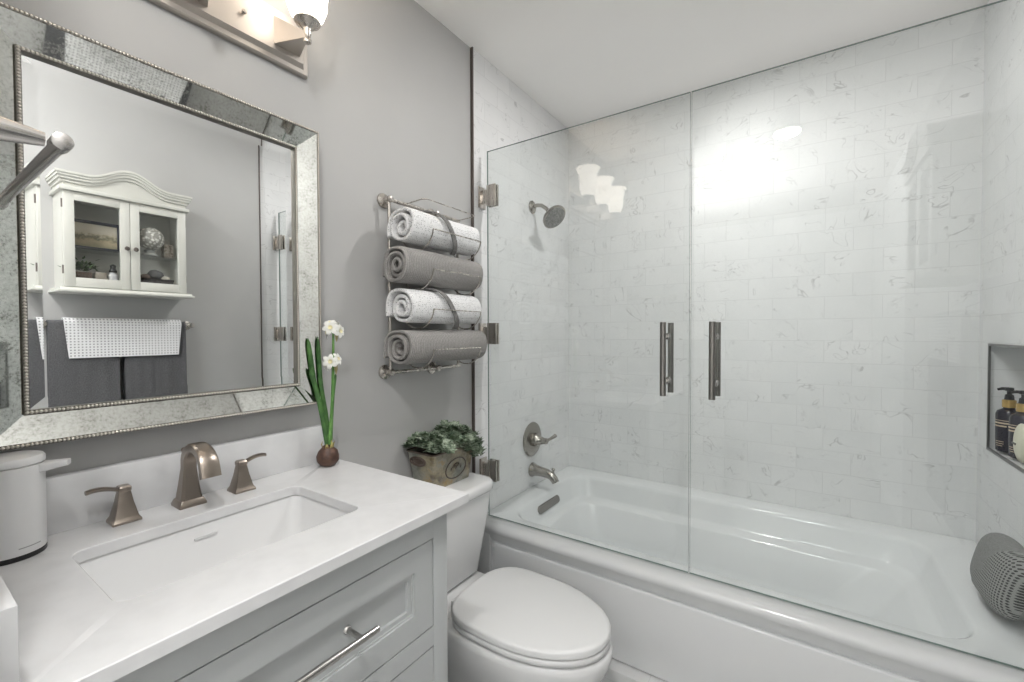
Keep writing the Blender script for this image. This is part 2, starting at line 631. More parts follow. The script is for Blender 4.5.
def shower_door(label, xa, xb, hx, hside, z0=0.5035, z1=2.0276):
    t = thing('shower_door', label, 'shower door', ((xa + xb) / 2, YG, z0), group='frameless glass tub doors')
    bm = BM()
    box(bm, xa, xb, YG - 0.0042, YG + 0.0042, z0, z1, 0)
    p = obj('glass_panel', bm, GLASS, t)
    p.data.materials.append(GLASS_EDGE)
    for f in p.data.polygons:
        if abs(f.normal.y) < 0.5:
            f.material_index = 1
    for z in (1.842, 1.271, 0.698):
        hinge(t, 0, z, hside)
    hb = BM()
    z_lo, z_hi = 1.072, 1.306
    rr = 0.0095
    for s in (-1,):
        cyl(hb, (hx, YG + s * 0.048, z_lo), (hx, YG + s * 0.048, z_hi), rr, seg=18)
    hd = obj('handle', hb, DARKNICKEL, t, label='brushed bar handle through the glass')
    hb = BM()
    cyl(hb, (hx, YG + 0.048, z_lo), (hx, YG + 0.048, z_hi), rr, seg=18)
    obj('inner_bar', hb, DARKNICKEL, hd)
    for z in (z_lo + 0.045, z_hi - 0.045):
        hb = BM()
        cyl(hb, (hx, YG - 0.048, z), (hx, YG + 0.048, z), 0.006, seg=12)
        lathe(hb, [(0.010, -0.004), (0.011, 0), (0.010, 0.004)], (hx, YG + 0.010, z), (0, 1, 0), 14)
        lathe(hb, [(0.010, -0.004), (0.011, 0), (0.010, 0.004)], (hx, YG - 0.010, z), (0, 1, 0), 14)
        obj('standoff', hb, STEEL, hd)
    return t


shower_door('left clear glass tub door hinged on the wall beside the shower head', 0.034, 0.8335, 0.764, 1)
shower_door('right clear glass tub door hinged on the wall with the niche', 0.8375, L - 0.034, 0.908, -1)

# ------------------------------------------------------------------ shower fittings
sh = thing('wall_shower', 'round brushed nickel shower head on a bent arm high on the tile', 'shower head', (0.0, 1.874, 1.90))
bm = BM()
lathe(bm, [(0.032, 0.0005), (0.031, 0.006), (0.022, 0.012), (0.012, 0.016)], (0, 1.874, 1.90), (1, 0, 0))
obj('flange', bm, FITTING, sh)
bm = BM()
arm = [(0.005, 1.874, 1.90), (0.03, 1.874, 1.905), (0.055, 1.874, 1.900), (0.078, 1.874, 1.884), (0.096, 1.874, 1.865)]
tube(bm, arm, 0.0095, 14)
obj('arm', bm, FITTING, sh)
bm = BM()
dv = Vector((0.70, -0.22, -0.68)).normalized()
hc = Vector((0.096, 1.874, 1.865))
lathe(bm, [(0.012, -0.006), (0.017, 0.004), (0.015, 0.014), (0.024, 0.022), (0.046, 0.034), (0.060, 0.046), (0.062, 0.054), (0.056, 0.058)], hc, dv, 32)
hd = obj('head', bm, FITTING, sh)
bm = BM()
lathe(bm, [(0.053, 0.0575), (0.052, 0.060)], hc, dv, 32)
u, v = frame_of(dv)
for rr_, n in ((0.012, 6), (0.026, 12), (0.040, 18)):
    for k in range(n):
        a = 2 * PI * k / n
        p = hc + dv * 0.060 + (u * math.cos(a) + v * math.sin(a)) * rr_
        lathe(bm, [(0.0042, 0), (0.0030, 0.0025)], p, dv, 8)
obj('spray_face', bm, noisy('grey_nozzle_face', (0.10, 0.10, 0.10), (0.40, 0.40, 0.38), 190, 0.5), hd)

vv = thing('shower_valve', 'round brushed nickel valve plate with lever below the shower head', 'shower valve', (0.0, 1.868, 0.738))
vc = (0.0, 1.868, 0.738)
bm = BM()
lathe(bm, [(0.086, 0.0005), (0.085, 0.005), (0.078, 0.010), (0.060, 0.012), (0.040, 0.014)], vc, (1, 0, 0), 36)
obj('escutcheon', bm, FITTING, vv)
bm = BM()
lathe(bm, [(0.034, 0.012), (0.033, 0.03), (0.026, 0.038), (0.018, 0.060), (0.014, 0.074), (0.016, 0.080), (0.014, 0.088), (0.008, 0.092)], vc, (1, 0, 0))
obj('hub', bm, FITTING, vv)
bm = BM()
tube(bm, [(0.078, 1.868, 0.738), (0.088, 1.895, 0.744), (0.096, 1.925, 0.752), (0.098, 1.935, 0.755)], [0.008, 0.0065, 0.009, 0.010], 12)
obj('lever', bm, FITTING, vv)

sp = thing('tub_spout', 'brushed nickel tub spout with diverter knob under the valve plate', 'tub spout', (0, 1.868, 0.585))
bm = BM()
cx = [0.0008, 0.008, 0.02, 0.05, 0.085, 0.112, 0.128, 0.135]
cz = [0.585, 0.585, 0.585, 0.583, 0.580, 0.572, 0.556, 0.543]
rad = [0.036, 0.035, 0.028, 0.024, 0.022, 0.021, 0.019, 0.018]
tube(bm, [(a, 1.868, b) for a, b in zip(cx, cz)], rad, 20)
obj('body', bm, FITTING, sp)
bm = BM()
lathe(bm, [(0.005, 0), (0.005, 0.014), (0.009, 0.018), (0.009, 0.024), (0.006, 0.027)], (0.122, 1.868, 0.584))
obj('diverter_knob', bm, FITTING, sp)

# ------------------------------------------------------------------ bath pillow, niche bottles
def pillow():
    t = thing('bath_pillow', 'grey mesh bath pillow propped against the tub end under the niche', 'bath pillow', (1.60, 1.80, 0.50))
    A, B, Cc = 0.128, 0.098, 0.048     # half y, half z, half x
    def surf(n_, m_, e, lo, hi, pw=0.55):
        rows = []
        for i in range(n_ + 1):
            ph = lo + (hi - lo) * i / n_
            row = []
            for j in range(m_):
                th = 2 * PI * j / m_
                def sp_(x, p):
                    return math.copysign(abs(x) ** p, x)
                yy = (A + e) * sp_(math.cos(th), 0.62) * math.cos(ph) ** pw
                zz = (B + e) * sp_(math.sin(th), 0.62) * math.cos(ph) ** pw
                xx = (Cc + e) * math.sin(ph)
                p = Vector((xx, yy, zz))
                p.z *= 0.90 + 0.10 * abs(p.y / A) ** 1.5
                p.x -= 0.0
                row.append(Matrix.Rotation(0.22, 3, 'Y') @ p + Vector((1.602, 1.752, 0.603)))
            rows.append(row)
        return rows
    bm = BM()
    loft(bm, surf(18, 48, 0, -PI / 2 * 0.98, PI / 2 * 0.98))
    m = mat('grey_pillow_fabric', (0.22, 0.22, 0.215), 0.8)
    k = NT(m)
    a = k.n('ShaderNodeTexNoise', i_Scale=180.0)
    k.l(k.obj(), a.inputs['Vector'])
    k.l(k.ramp(a.outputs[0], [(0.3, (0.19, 0.19, 0.185)), (0.7, (0.26, 0.26, 0.255))]), k.b.inputs['Base Color'])
    obj('cushion', bm, m, t, sharp=2)
    bm = BM()
    rows = surf(26, 72, 0.0022, -PI / 2 * 0.97, 0.15)
    grid = loft(bm, rows, False, False)
    kill = [f for f in bm.faces if f.calc_center_median().y > 1.752 - 0.75 * (f.calc_center_median().z - 0.607)]
    bmesh.ops.delete(bm, geom=kill, context='FACES')
    m2 = mat('grey_mesh_fabric', (0.3, 0.3, 0.3), 0.8)
    k = NT(m2)
    sp_ = k.n('ShaderNodeSeparateXYZ')
    k.l(k.obj(), sp_.inputs[0])
    s1 = k.math('SINE', k.math('MULTIPLY', k.math('ADD', sp_.outputs[1], sp_.outputs[2]), 2 * PI / 0.0145))
    s2 = k.math('SINE', k.math('MULTIPLY', k.math('SUBTRACT', sp_.outputs[1], sp_.outputs[2]), 2 * PI / 0.0145))
    d = k.math('GREATER_THAN', k.math('MULTIPLY', s1, s2), 0.22)
    k.l(k.mix(d, (0.30, 0.30, 0.29), (0.035, 0.035, 0.035)), k.b.inputs['Base Color'])
    obj('mesh_cover', bm, m2, t, sharp=2)


pillow()

GOLD = mat('gold_collar', (0.62, 0.42, 0.16), 0.35, 0.9)
BOTTLE = mat('near_black_bottle', (0.018, 0.016, 0.028), 0.16)
LBL = mat('gold_label_print', (0.55, 0.45, 0.33), 0.5)


def pump_bottle(label, x, y):
    t = thing('pump_bottle', label, 'bottle', (x, y, NZ0 + t_niche), group='pump bottles in the shower niche')
    z = NZ0 + t_niche
    bm = BM()
    lathe(bm, [(0.027, 0.0005), (0.030, 0.004), (0.031, 0.06), (0.031, 0.125), (0.027, 0.136), (0.014, 0.144), (0.013, 0.150)], (x, y, z), seg=30)
    obj('body', bm, BOTTLE, t)
    bm = BM()
    lathe(bm, [(0.0165, 0.148), (0.0165, 0.172), (0.012, 0.174)], (x, y, z))
    obj('collar', bm, GOLD, t)
    bm = BM()
    lathe(bm, [(0.012, 0.173), (0.010, 0.190), (0.006, 0.192), (0.006, 0.202), (0.011, 0.204), (0.010, 0.214)], (x, y, z))
    tube(bm, [(x, y, z + 0.209), (x - 0.014, y + 0.009, z + 0.209), (x - 0.023, y + 0.015, z + 0.205)], [0.006, 0.005, 0.004], 10)
    obj('pump', bm, BLACK, t)
    # printed lines of the front label, facing the tub
    a_mid = math.atan2(-0.5, -0.8)
    for h0, h1, sp_ in ((0.094, 0.099, 0.75), (0.084, 0.089, 0.6), (0.104, 0.106, 0.8), (0.034, 0.036, 0.4), (0.027, 0.029, 0.4), (0.020, 0.022, 0.3)):
        bm = BM()
        n = 12
        lo = [Vector((x + 0.0314 * math.cos(a_mid + sp_ * (2 * k / n - 1)), y + 0.0314 * math.sin(a_mid + sp_ * (2 * k / n - 1)), z + h0)) for k in range(n + 1)]
        hi_ = [p + Vector((0, 0, h1 - h0)) for p in lo]
        loft(bm, [lo, hi_], closed=False)
        obj('label_line', bm, LBL, t)


t_niche = 0.0085
pump_bottle('black pump bottle with gold collar nearest the back corner of the niche', 1.7035, 2.125)
pump_bottle('black pump bottle with gold collar beside the cream bottle in the niche', 1.7110, 2.035)
bm = BM()
loops = []
for k in range(15):
    a = -PI / 2 + PI * k / 14
    loops.append([Vector((1.690 + 0.016 * math.cos(a) * math.cos(q) , 1.968 + 0.038 * math.cos(a) * math.sin(q), NZ0 + 0.0085 + 0.060 + 0.060 * math.sin(a)))
                  for q in [2 * PI * i / 24 for i in range(24)]])
cb = thing('cream_bottle', 'cream oval bottle in front of the black bottles in the niche', 'bottle', (1.690, 1.968, NZ0 + 0.0085))
loft(bm, loops)
obj('body', bm, mat('cream_plastic', (0.72, 0.70, 0.56), 0.35), cb)
bm = BM()
box(bm, 1.6725, 1.6745, 1.958, 1.985, NZ0 + 0.062, NZ0 + 0.068)
obj('mark', bm, BLACK, cb)

# ------------------------------------------------------------------ vanity
VY0, VY1, VXF = 0.060, 0.712, 0.485
ZC = 0.914
van = thing('vanity_cabinet', 'grey painted vanity cabinet with inset panel drawers', 'vanity', (0.25, 0.39, 0.0))
bm = BM()
box(bm, 0.0, VXF - 0.02, VY0, VY0 + 0.018, 0.09, ZC - 0.021)
box(bm, 0.0, VXF - 0.02, VY1 - 0.018, VY1, 0.09, ZC - 0.021)
box(bm, 0.0, VXF - 0.02, VY0, VY1, 0.09, 0.108)
box(bm, 0.03, VXF - 0.07, VY0, VY1, 0.0, 0.09)
# face frame
DY0, DY1 = 0.105, 0.670
zs = [(0.838, 0.894), (0.607, 0.648), (0.352, 0.376), (0.09, 0.120)]
for a, b in zs:
    box(bm, VXF - 0.02, VXF, DY0, DY1, a, b)
box(bm, VXF - 0.02, VXF, VY0, DY0, 0.09, 0.894, 0.0008)
box(bm, VXF - 0.02, VXF, DY1, VY1, 0.09, 0.894, 0.0008)
obj('carcass', bm, CABGREY, van)
bm = BM()
box(bm, VXF - 0.032, VXF - 0.024, VY0 + .02, VY1 - .02, 0.11, 0.89)
obj('inner_board', bm, GAPM, van)


def drawer(z0, z1):
    g = 0.0028
    bm = BM()
    y0, y1, a, b = DY0 + g, DY1 - g, z0 + g, z1 - g
    st, rl = 0.052, 0.048
    xf = VXF - 0.0005
    box(bm, xf - 0.019, xf, y0, y0 + st, a, b)
    box(bm, xf - 0.019, xf, y1 - st, y1, a, b)
    box(bm, xf - 0.019, xf, y0 + st, y1 - st, b - rl, b)
    box(bm, xf - 0.019, xf, y0 + st, y1 - st, a, a + rl)
    # stepped moulding down to the recessed panel
    for k, (w_, dep) in enumerate(((0.004, 0.004), (0.009, 0.009), (0.013, 0.006))):
        i0, i1 = y0 + st, y1 - st
        j0, j1 = a + rl, b - rl
        x_ = xf - dep
        box(bm, x_ - 0.008, x_, i0, i0 + w_, j0, j1)
        box(bm, x_ - 0.008, x_, i1 - w_, i1, j0, j1)
        box(bm, x_ - 0.008, x_, i0 + w_, i1 - w_, j0, j0 + w_)
        box(bm, x_ - 0.008, x_, i0 + w_, i1 - w_, j1 - w_, j1)
    box(bm, xf - 0.019, xf - 0.0125, y0 + st, y1 - st, a + rl, b - rl)
    d = obj('drawer', bm, CABGREY, van)
    zc = (z0 + z1) / 2 + 0.008
    ym = (DY0 + DY1) / 2
    bm = BM()
    xb = VXF + 0.030
    cyl(bm, (xb, ym - 0.112, zc), (xb, ym + 0.112, zc), 0.006, seg=16)
    for s in (-1, 1):
        cyl(bm, (VXF - 0.0130, ym + s * 0.080, zc), (xb, ym + s * 0.080, zc), 0.005, seg=12)
        lathe(bm, [(0.008, 0), (0.007, 0.002), (0.005, 0.004)], (VXF - 0.0130, ym + s * 0.080, zc), (1, 0, 0), 14)
    obj('pull', bm, STEEL, d, label='brushed steel bar pull')
    return d


drawer(0.648, 0.838)
drawer(0.376, 0.607)
drawer(0.120, 0.352)

ct = thing('countertop', 'white quartz countertop with backsplash and cut-out for the sink', 'countertop', (0.25, 0.40, ZC - 0.02))
SX0, SX1, SY0, SY1 = 0.137, 0.382, 0.182, 0.568
bm = BM()
CX0, CX1, CY0, CY1 = -0.004, 0.513, 0.0570, 0.755
zb, zt = ZC - 0.020, ZC
e = 0.0015
lp = [rr2(SX0, SX1, SY0, SY1, 0.022, zb, 6), rr2(CX0, CX1, CY0, CY1, 0.002, zb, 6),
      rr2(CX0, CX1, CY0, CY1, 0.002, zt - e, 6), rr2(CX0 + e, CX1 - e, CY0 + e, CY1 - e, 0.002, zt, 6),
      rr2(SX0 - e, SX1 + e, SY0 - e, SY1 + e, 0.0235, zt, 6), rr2(SX0, SX1, SY0, SY1, 0.022, zt - e, 6), rr2(SX0, SX1, SY0, SY1, 0.022, zb, 6)]
loft(bm, lp, False, False)
bmesh.ops.remove_doubles(bm, verts=bm.verts, dist=1e-6)
obj('slab', bm, QUARTZ, ct)
boxobj('backsplash', (-0.004, 0.018, 0.0795, 0.722, ZC, 1.016), QUARTZ, ct, 0.0012)
boxobj('side_splash', (-0.004, 0.507, 0.0570, 0.0785, ZC, 1.012), QUARTZ, ct, 0.0012)

sk = thing('sink', 'white rectangular undermount sink set under the quartz countertop', 'sink', (0.26, 0.375, 0.76))
bm = BM()
lp = [rr2(SX0 - .028, SX1 + .028, SY0 - .028, SY1 + .028, 0.03, zb - 0.0015, 6),
      rr2(SX0 - .004, SX1 + .004, SY0 - .004, SY1 + .004, 0.025, zb - 0.0015, 6),
      rr2(SX0 - .003, SX1 + .003, SY0 - .003, SY1 + .003, 0.026, zb - 0.006, 6),
      rr2(SX0 + .006, SX1 - .006, SY0 + .008, SY1 - .008, 0.03, zb - 0.085, 6),
      rr2(SX0 + .016, SX1 - .016, SY0 + .020, SY1 - .020, 0.035, zb - 0.112, 6),
      rr2(SX0 + .045, SX1 - .045, SY0 + .055, SY1 - .055, 0.04, zb - 0.122, 6),
      rr2(SX0 + .10, SX1 - .10, SY0 + .16, SY1 - .16, 0.02, zb - 0.128, 6)]
loft(bm, lp, False, True)
obj('basin', bm, PORCELAIN, sk, sharp=1.2)
bm = BM()
lathe(bm, [(0.03, 0), (0.03, 0.003), (0.02, 0.004), (0.012, 0.008)], ((SX0 + SX1) / 2, 0.375, zb - 0.128))
obj('drain', bm, BRONZE, sk)
bm = BM()
box(bm, SX0 + 0.0005, SX0 + 0.0026, 0.358, 0.398, zb - 0.030, zb - 0.025)
obj('maker_mark', bm, mat('grey_print', (0.68, 0.68, 0.68), 0.5), sk)

# ------------------------------------------------------------------ faucet
def sqloop(cx, cy, hx, hy, z, r=0.002):
    return rrect(cx, cy, hx, hy, min(r, hx * 0.9, hy * 0.9), z, 3)


fa = thing('faucet', 'bronze widespread bathroom faucet with arched square spout behind the sink', 'faucet', (0.06, 0.378, ZC))
FY, FX = 0.378, 0.058
bm = BM()
z = ZC
loft(bm, [sqloop(FX, FY, 0.0245, 0.0245, z), sqloop(FX, FY, 0.0245, 0.0245, z + 0.004), sqloop(FX, FY, 0.0215, 0.0215, z + 0.012),
          sqloop(FX, FY, 0.020, 0.020, z + 0.014)])
# column and arched spout: rectangular section swept in the xz plane
path = [(FX, z + 0.013, 0.0195, 0.0195), (FX, z + 0.04, 0.0158, 0.0158), (FX + 0.001, z + 0.078, 0.0112, 0.0118)]
for k in range(1, 15):
    a = PI - (PI * 0.93) * k / 14
    R = 0.051
    path.append((FX + 0.001 + R + R * math.cos(a), z + 0.084 + 0.044 * math.sin(a), 0.0110 - 0.0030 * k / 14, 0.0118 + 0.0052 * k / 14))
path.append((FX + 0.107, z + 0.076, 0.0078, 0.0174))
loops = []
for i, (px, pz, tn, wy) in enumerate(path):
    a, b = path[max(i - 1, 0)], path[min(i + 1, len(path) - 1)]
    d = Vector((b[0] - a[0], 0, b[1] - a[1])).normalized()
    nn = Vector((-d.z, 0, d.x))
    c_ = Vector((px, FY, pz))
    q = []
    ch = 0.28
    for su, sv in ((1, 1 - ch), (1 - ch, 1), (-1 + ch, 1), (-1, 1 - ch), (-1, -1 + ch), (-1 + ch, -1), (1 - ch, -1), (1, -1 + ch)):
        q.append(c_ + nn * tn * su + Vector((0, 1, 0)) * wy * sv)
    loops.append(q)
loft(bm, loops)
obj('spout', bm, BRONZE, fa, sharp=0.5)
bm = BM()
lathe(bm, [(0.003, 0), (0.003, 0.016), (0.006, 0.020), (0.006, 0.026), (0.003, 0.028)], (FX - 0.019, FY, ZC + 0.090))
obj('lift_rod', bm, BRONZE, fa)


def faucet_handle(cx, cy, s):
    bm = BM()
    z = ZC
    loft(bm, [sqloop(cx, cy, 0.0220, 0.0220, z), sqloop(cx, cy, 0.0220, 0.0220, z + 0.004), sqloop(cx, cy, 0.0185, 0.0185, z + 0.010),
              sqloop(cx, cy, 0.0178, 0.0178, z + 0.012), sqloop(cx, cy, 0.0125, 0.0125, z + 0.036), sqloop(cx, cy, 0.0092, 0.0092, z + 0.058),
              sqloop(cx, cy, 0.0100, 0.0100, z + 0.060), sqloop(cx, cy, 0.0100, 0.0100, z + 0.066), sqloop(cx, cy, 0.008, 0.008, z + 0.069)])
    h = obj('handle', bm, BRONZE, fa, sharp=0.4)
    bm = BM()
    pts = []
    for k in range(9):
        f = k / 8
        pts.append((f, s * (0.004 + 0.050 * f), 0.061 + 0.011 * math.sin(f * PI * 0.68) - 0.001 * f))
    lp = []
    for f, dy, dz in pts:
        wx = 0.0078 - 0.0015 * f
        tz = 0.0036
        lp.append([Vector((cx + a * wx, cy + dy, z + dz + b * tz)) for a, b in ((1, 0.5), (0.6, 1), (-0.6, 1), (-1, 0.5), (-1, -0.5), (-0.6, -1), (0.6, -1), (1, -0.5))])
    loft(bm, lp)
    obj('lever', bm, BRONZE, h)


faucet_handle(0.050, 0.274, -1)
faucet_handle(0.062, 0.480, 1)

# ------------------------------------------------------------------ soap dispenser
ds = thing('soap_dispenser', 'white cylindrical soap dispenser with spout on the left end of the countertop', 'soap dispenser', (0.064, 0.131, ZC))
dx, dy, dr = 0.066, 0.1260, 0.042
bm = BM()
lathe(bm, [(dr - 0.001, 0.0002), (dr, 0.002), (dr, 0.007), (dr - .002, 0.008)], (dx, dy, ZC), seg=48)
obj('base_ring', bm, BLACK, ds)
bm = BM()
lathe(bm, [(dr - .0005, 0.0085), (dr, 0.0095), (dr, 0.148)], (dx, dy, ZC), seg=48)
obj('body', bm, WPLASTIC, ds)
bm = BM()
lathe(bm, [(dr - .001, 0.149), (dr + .0006, 0.151), (dr + .0006, 0.158), (dr - .002, 0.162), (dr - 0.01, 0.164)], (dx, dy, ZC), seg=48)
obj('lid', bm, WPLASTIC, ds)
bm = BM()
ud = Vector((0.45, 0.89, 0)).normalized()
vd = Vector((-ud.y, ud.x, 0))
lp = []
for f, hh, ww in ((0.030, 0.011, 0.014), (0.044, 0.010, 0.0125), (0.063, 0.0055, 0.010), (0.073, 0.004, 0.008)):
    c_ = Vector((dx, dy, ZC + 0.145)) + ud * f
    lp.append([c_ + vd * ww * a + Vector((0, 0, b)) for a, b in ((1, 0.001), (0.8, 0.003), (-0.8, 0.003), (-1, 0.001), (-1, -hh), (-0.8, -hh - .002), (0.8, -hh - .002), (1, -hh))])
loft(bm, lp)
obj('spout', bm, WPLASTIC, ds)
bm = BM()   # thin grey maker line low on the body
n = 8
lo = [Vector((dx + (dr + .0003) * math.cos(0.1 + 0.7 * k / n), dy + (dr + .0003) * math.sin(0.1 + 0.7 * k / n), ZC + 0.019)) for k in range(n + 1)]
loft(bm, [lo, [p + Vector((0, 0, 0.0016)) for p in lo]], closed=False)
obj('maker_line', bm, mat('grey_line_print', (0.35, 0.35, 0.35), 0.5), ds)

# ------------------------------------------------------------------ framed mirror
mr = thing('wall_mirror', 'large rectangular mirror with antiqued glass frame and beaded edges', 'mirror', (0.0, 0.398, 1.45))
MY0, MY1, MZ0, MZ1 = 0.098, 0.698, 1.083, 1.820
XO, XI = 0.0410, 0.0222
BW = 0.046           # frame panel width
CH = 0.007           # bead channel
def rectloop(x, m):
    return [Vector((x, MY0 + m, MZ0 + m)), Vector((x, MY1 - m, MZ0 + m)), Vector((x, MY1 - m, MZ1 - m)), Vector((x, MY0 + m, MZ1 - m))]
bm = BM()
box(bm, PX, 0.010, MY0 + 0.01, MY1 - 0.01, MZ0 + 0.01, MZ1 - 0.01)
obj('backing', bm, BEADCORD, mr)
names = ('bottom', 'right', 'top', 'left')
o_, i_ = rectloop(XO, CH), rectloop(XI, CH + BW)
ob, ib = rectloop(0.004, CH), rectloop(0.004, CH + BW)
for k in range(4):
    j = (k + 1) % 4
    bm = BM()
    loft(bm, [[o_[k], o_[j], i_[j], i_[k]], [ob[k], ob[j], ib[j], ib[k]]])
    obj('frame_panel', bm, ANTIQUE, mr, sharp=0.1)


def bead_frame(name, m, x, w_, r, pitch):
    bm = BM()
    a, b = rectloop(x, m), rectloop(x, m + w_)
    a2, b2 = rectloop(0.002, m), rectloop(0.002, m + w_)
    for k in range(4):
        j = (k + 1) % 4
        loft(bm, [[a[k], a[j], b[j], b[k]], [a2[k], a2[j], b2[j], b2[k]]])
    fr = obj(name, bm, BEADCORD, mr)
    bm = BM()
    c = rectloop(x + 0.0006, m + w_ / 2)
    for k in range(4):
        p, q = c[k], c[(k + 1) % 4]
        n = int((q - p).length / pitch)
        for i in range(n):
            sphere(bm, p.lerp(q, i / n), r, 1, (0.9, 1, 1))
    obj('bead_string', bm, BEAD, fr, sharp=3)


bead_frame('outer_moulding', 0.0, XO + 0.001, CH, 0.0031, 0.0055)
bead_frame('inner_moulding', CH + BW, XI + 0.003, CH, 0.0031, 0.0055)
m0 = CH * 2 + BW
bev = 0.020
XM = 0.0150
a = rectloop(XM + 0.0005, m0)
b = rectloop(XM, m0 + bev)
bm = BM()
rows = loft(bm, [a, b], False, True)
back = [bm.verts.new((0.008, v_.co.y, v_.co.z)) for v_ in rows[0]]
for i in range(4):
    j = (i + 1) % 4
    bm.faces.new((rows[0][i], back[i], back[j], rows[0][j]))
bm.faces.new(back)
obj('mirror_glass', bm, MIRROR, mr, sharp=0.01)

# ------------------------------------------------------------------ vanity light
vl = thing('vanity_light', 'brushed nickel vanity light bar with frosted glass shades above the mirror', 'wall light', (0.0, 0.41, 2.0))
LY0, LY1, LZ0, LZ1 = 0.128, 0.690, 1.972, 2.108
def yzloop(x, m):
    return [Vector((x, LY0 + m, LZ0 + m)), Vector((x, LY1 - m, LZ0 + m)), Vector((x, LY1 - m, LZ1 - m)), Vector((x, LY0 + m, LZ1 - m))]
bm = BM()
loft(bm, [yzloop(PX, 0), yzloop(0.004, 0), yzloop(0.008, 0.003), yzloop(0.008, 0.014), yzloop(0.020, 0.022)])
SATIN = mat('satin_nickel_plate', (0.56, 0.52, 0.48), 0.42, 1.0)
obj('backplate', bm, SATIN, vl, sharp=0.2)
for ly in (0.518, 0.302):
    bm = BM()
    lathe(bm, [(0.004, 0), (0.004, 0.004), (0.006, 0.007), (0.004, 0.011)], (0.020, ly, 2.040), (1, 0, 0), 14)
    obj('mounting_knob', bm, NICKEL, vl)
lx = 0.112
for ly in LAMP_Y:
    bm = BM()
    loft(bm, [[Vector((0.019, ly + s, zz)) for s, zz in ((0.034, 2.008), (0.034, 2.078), (-0.034, 2.078), (-0.034, 2.008))],
              [Vector((lx - 0.004, ly + s, zz)) for s, zz in ((0.0045, 2.006), (0.0045, 2.020), (-0.0045, 2.020), (-0.0045, 2.006))]])
    arm_o = obj('arm', bm, SATIN, vl, sharp=0.2)
    bm = BM()
    lathe(bm, [(0.004, -0.050), (0.009, -0.047), (0.0095, -0.040), (0.006, -0.034), (0.0085, -0.026), (0.0085, -0.014), (0.010, -0.010), (0.016, -0.006),
               (0.029, 0.000), (0.031, 0.003), (0.029, 0.006)], (lx, ly, 2.040), seg=28)
    obj('socket_cup', bm, NICKEL, arm_o)
    bm = BM()
    prof = [(0.026, 0.007), (0.038, 0.018), (0.046, 0.040), (0.0485, 0.075), (0.050, 0.105), (0.056, 0.135), (0.068, 0.160)]
    lathe(bm, prof + [(r - 0.003, h) for r, h in reversed(prof)], (lx, ly, 2.040), seg=36, cap=False)
    obj('shade', bm, SHADE, arm_o, label='frosted white glass shade, lit')

# recessed ceiling lights
def can(label, x, y):
    t = thing('recessed_light', label, 'ceiling light', (x, y, H - 0.004), group='recessed ceiling lights')
    bm = BM()
    lathe(bm, [(0.090, 0.0035), (0.088, 0.0), (0.070, -0.002), (0.068, 0.0035)], (x, y, H - 0.004), seg=40, cap=False)
    obj('ring', bm, WHITE_TRIM, t)
    bm = BM()
    lathe(bm, [(0.068, 0.003), (0.066, 0.0005)], (x, y, H - 0.004), seg=40)
    obj('diffuser', bm, LAMPON, t)


can('added round recessed ceiling light, out of view above the bathtub', 0.85, 1.56)  # unseen fitting that goes with the added tub lamp
can('round recessed ceiling light mirrored high in the right glass door', 1.04, -0.09)
ul = thing('added_uplight_stand', 'added tall floor uplight, unseen in the entry area behind the vanity end wall', 'lamp', (0.24, -0.62, 0.0))  # invented stand carrying the added uplight, hidden from view
bm = BM()
lathe(bm, [(0.14, 0.0005), (0.14, 0.012), (0.03, 0.022), (0.012, 0.03), (0.012, 1.80), (0.05, 1.81), (0.17, 1.885), (0.168, 1.89), (0.05, 1.825), (0.01, 1.82)], (0.24, -0.62, 0.0), seg=32)
obj('stand', bm, STEEL, ul)

# ------------------------------------------------------------------ towel bar at the vanity end wall
tb = thing('short_towel_bar', 'brushed nickel towel bar on the end wall left of the mirror', 'towel bar', (0.25, 0.055, 1.50))
bx, by, bz = 0.438, 0.128, 1.491
for xx in (bx, 0.035):
    bm = BM()
    lathe(bm, [(0.024, 0.0005), (0.023, 0.006), (0.015, 0.012), (0.0125, 0.030), (0.0075, 0.060)], (xx, 0.055, bz), (0, 1, 0), 24)
    lathe(bm, [(0.005, -0.012), (0.0095, -0.010), (0.0095, 0.010), (0.005, 0.012)], (xx, by, bz), (1, 0, 0), 22)
    obj('post', bm, STEEL, tb)
bm = BM()
cyl(bm, (0.035, by, bz), (bx, by, bz), 0.0072, seg=20)
obj('bar', bm, STEEL, tb)

# ------------------------------------------------------------------ toilet
to = thing('toilet', 'white two-piece toilet with closed lid between the vanity and the tub', 'toilet', (0.40, 1.10, 0))
TY = 1.10
def egg(x0, x1, hw, z, n=40, sq=0.5, cy=TY):
    """outline: squared hinge end at x0, long round nose at x1"""
    pts = []
    xm = x0 + (x1 - x0) * 0.42
    for k in range(n):
        a = 2 * PI * k / n
        c, s = math.cos(a), math.sin(a)
        if c >= 0:
            px = xm + (x1 - xm) * c
            py = hw * math.copysign(abs(s) ** 0.95, s)
        else:
            px = xm - (xm - x0) * abs(c) ** 0.50
            py = hw * (0.70 + 0.30 * abs(s)) * math.copysign(abs(s) ** 0.42, s)
        pts.append(Vector((px, cy + py, z)))
    return pts
bm = BM()
loft(bm, [egg(0.10, 0.56, 0.115, 0.0), egg(0.10, 0.56, 0.115, 0.02), egg(0.12, 0.55, 0.105, 0.05), egg(0.14, 0.53, 0.10, 0.12), egg(0.14, 0.58, 0.115, 0.20),
          egg(0.15, 0.665, 0.150, 0.29), egg(0.16, 0.700, 0.170, 0.35), egg(0.17, 0.712, 0.176, 0.39), egg(0.18, 0.708, 0.174, 0.406), egg(0.20, 0.69, 0.165, 0.410)])
obj('bowl', bm, PORCELAIN, to, sharp=1.3)
bm = BM()
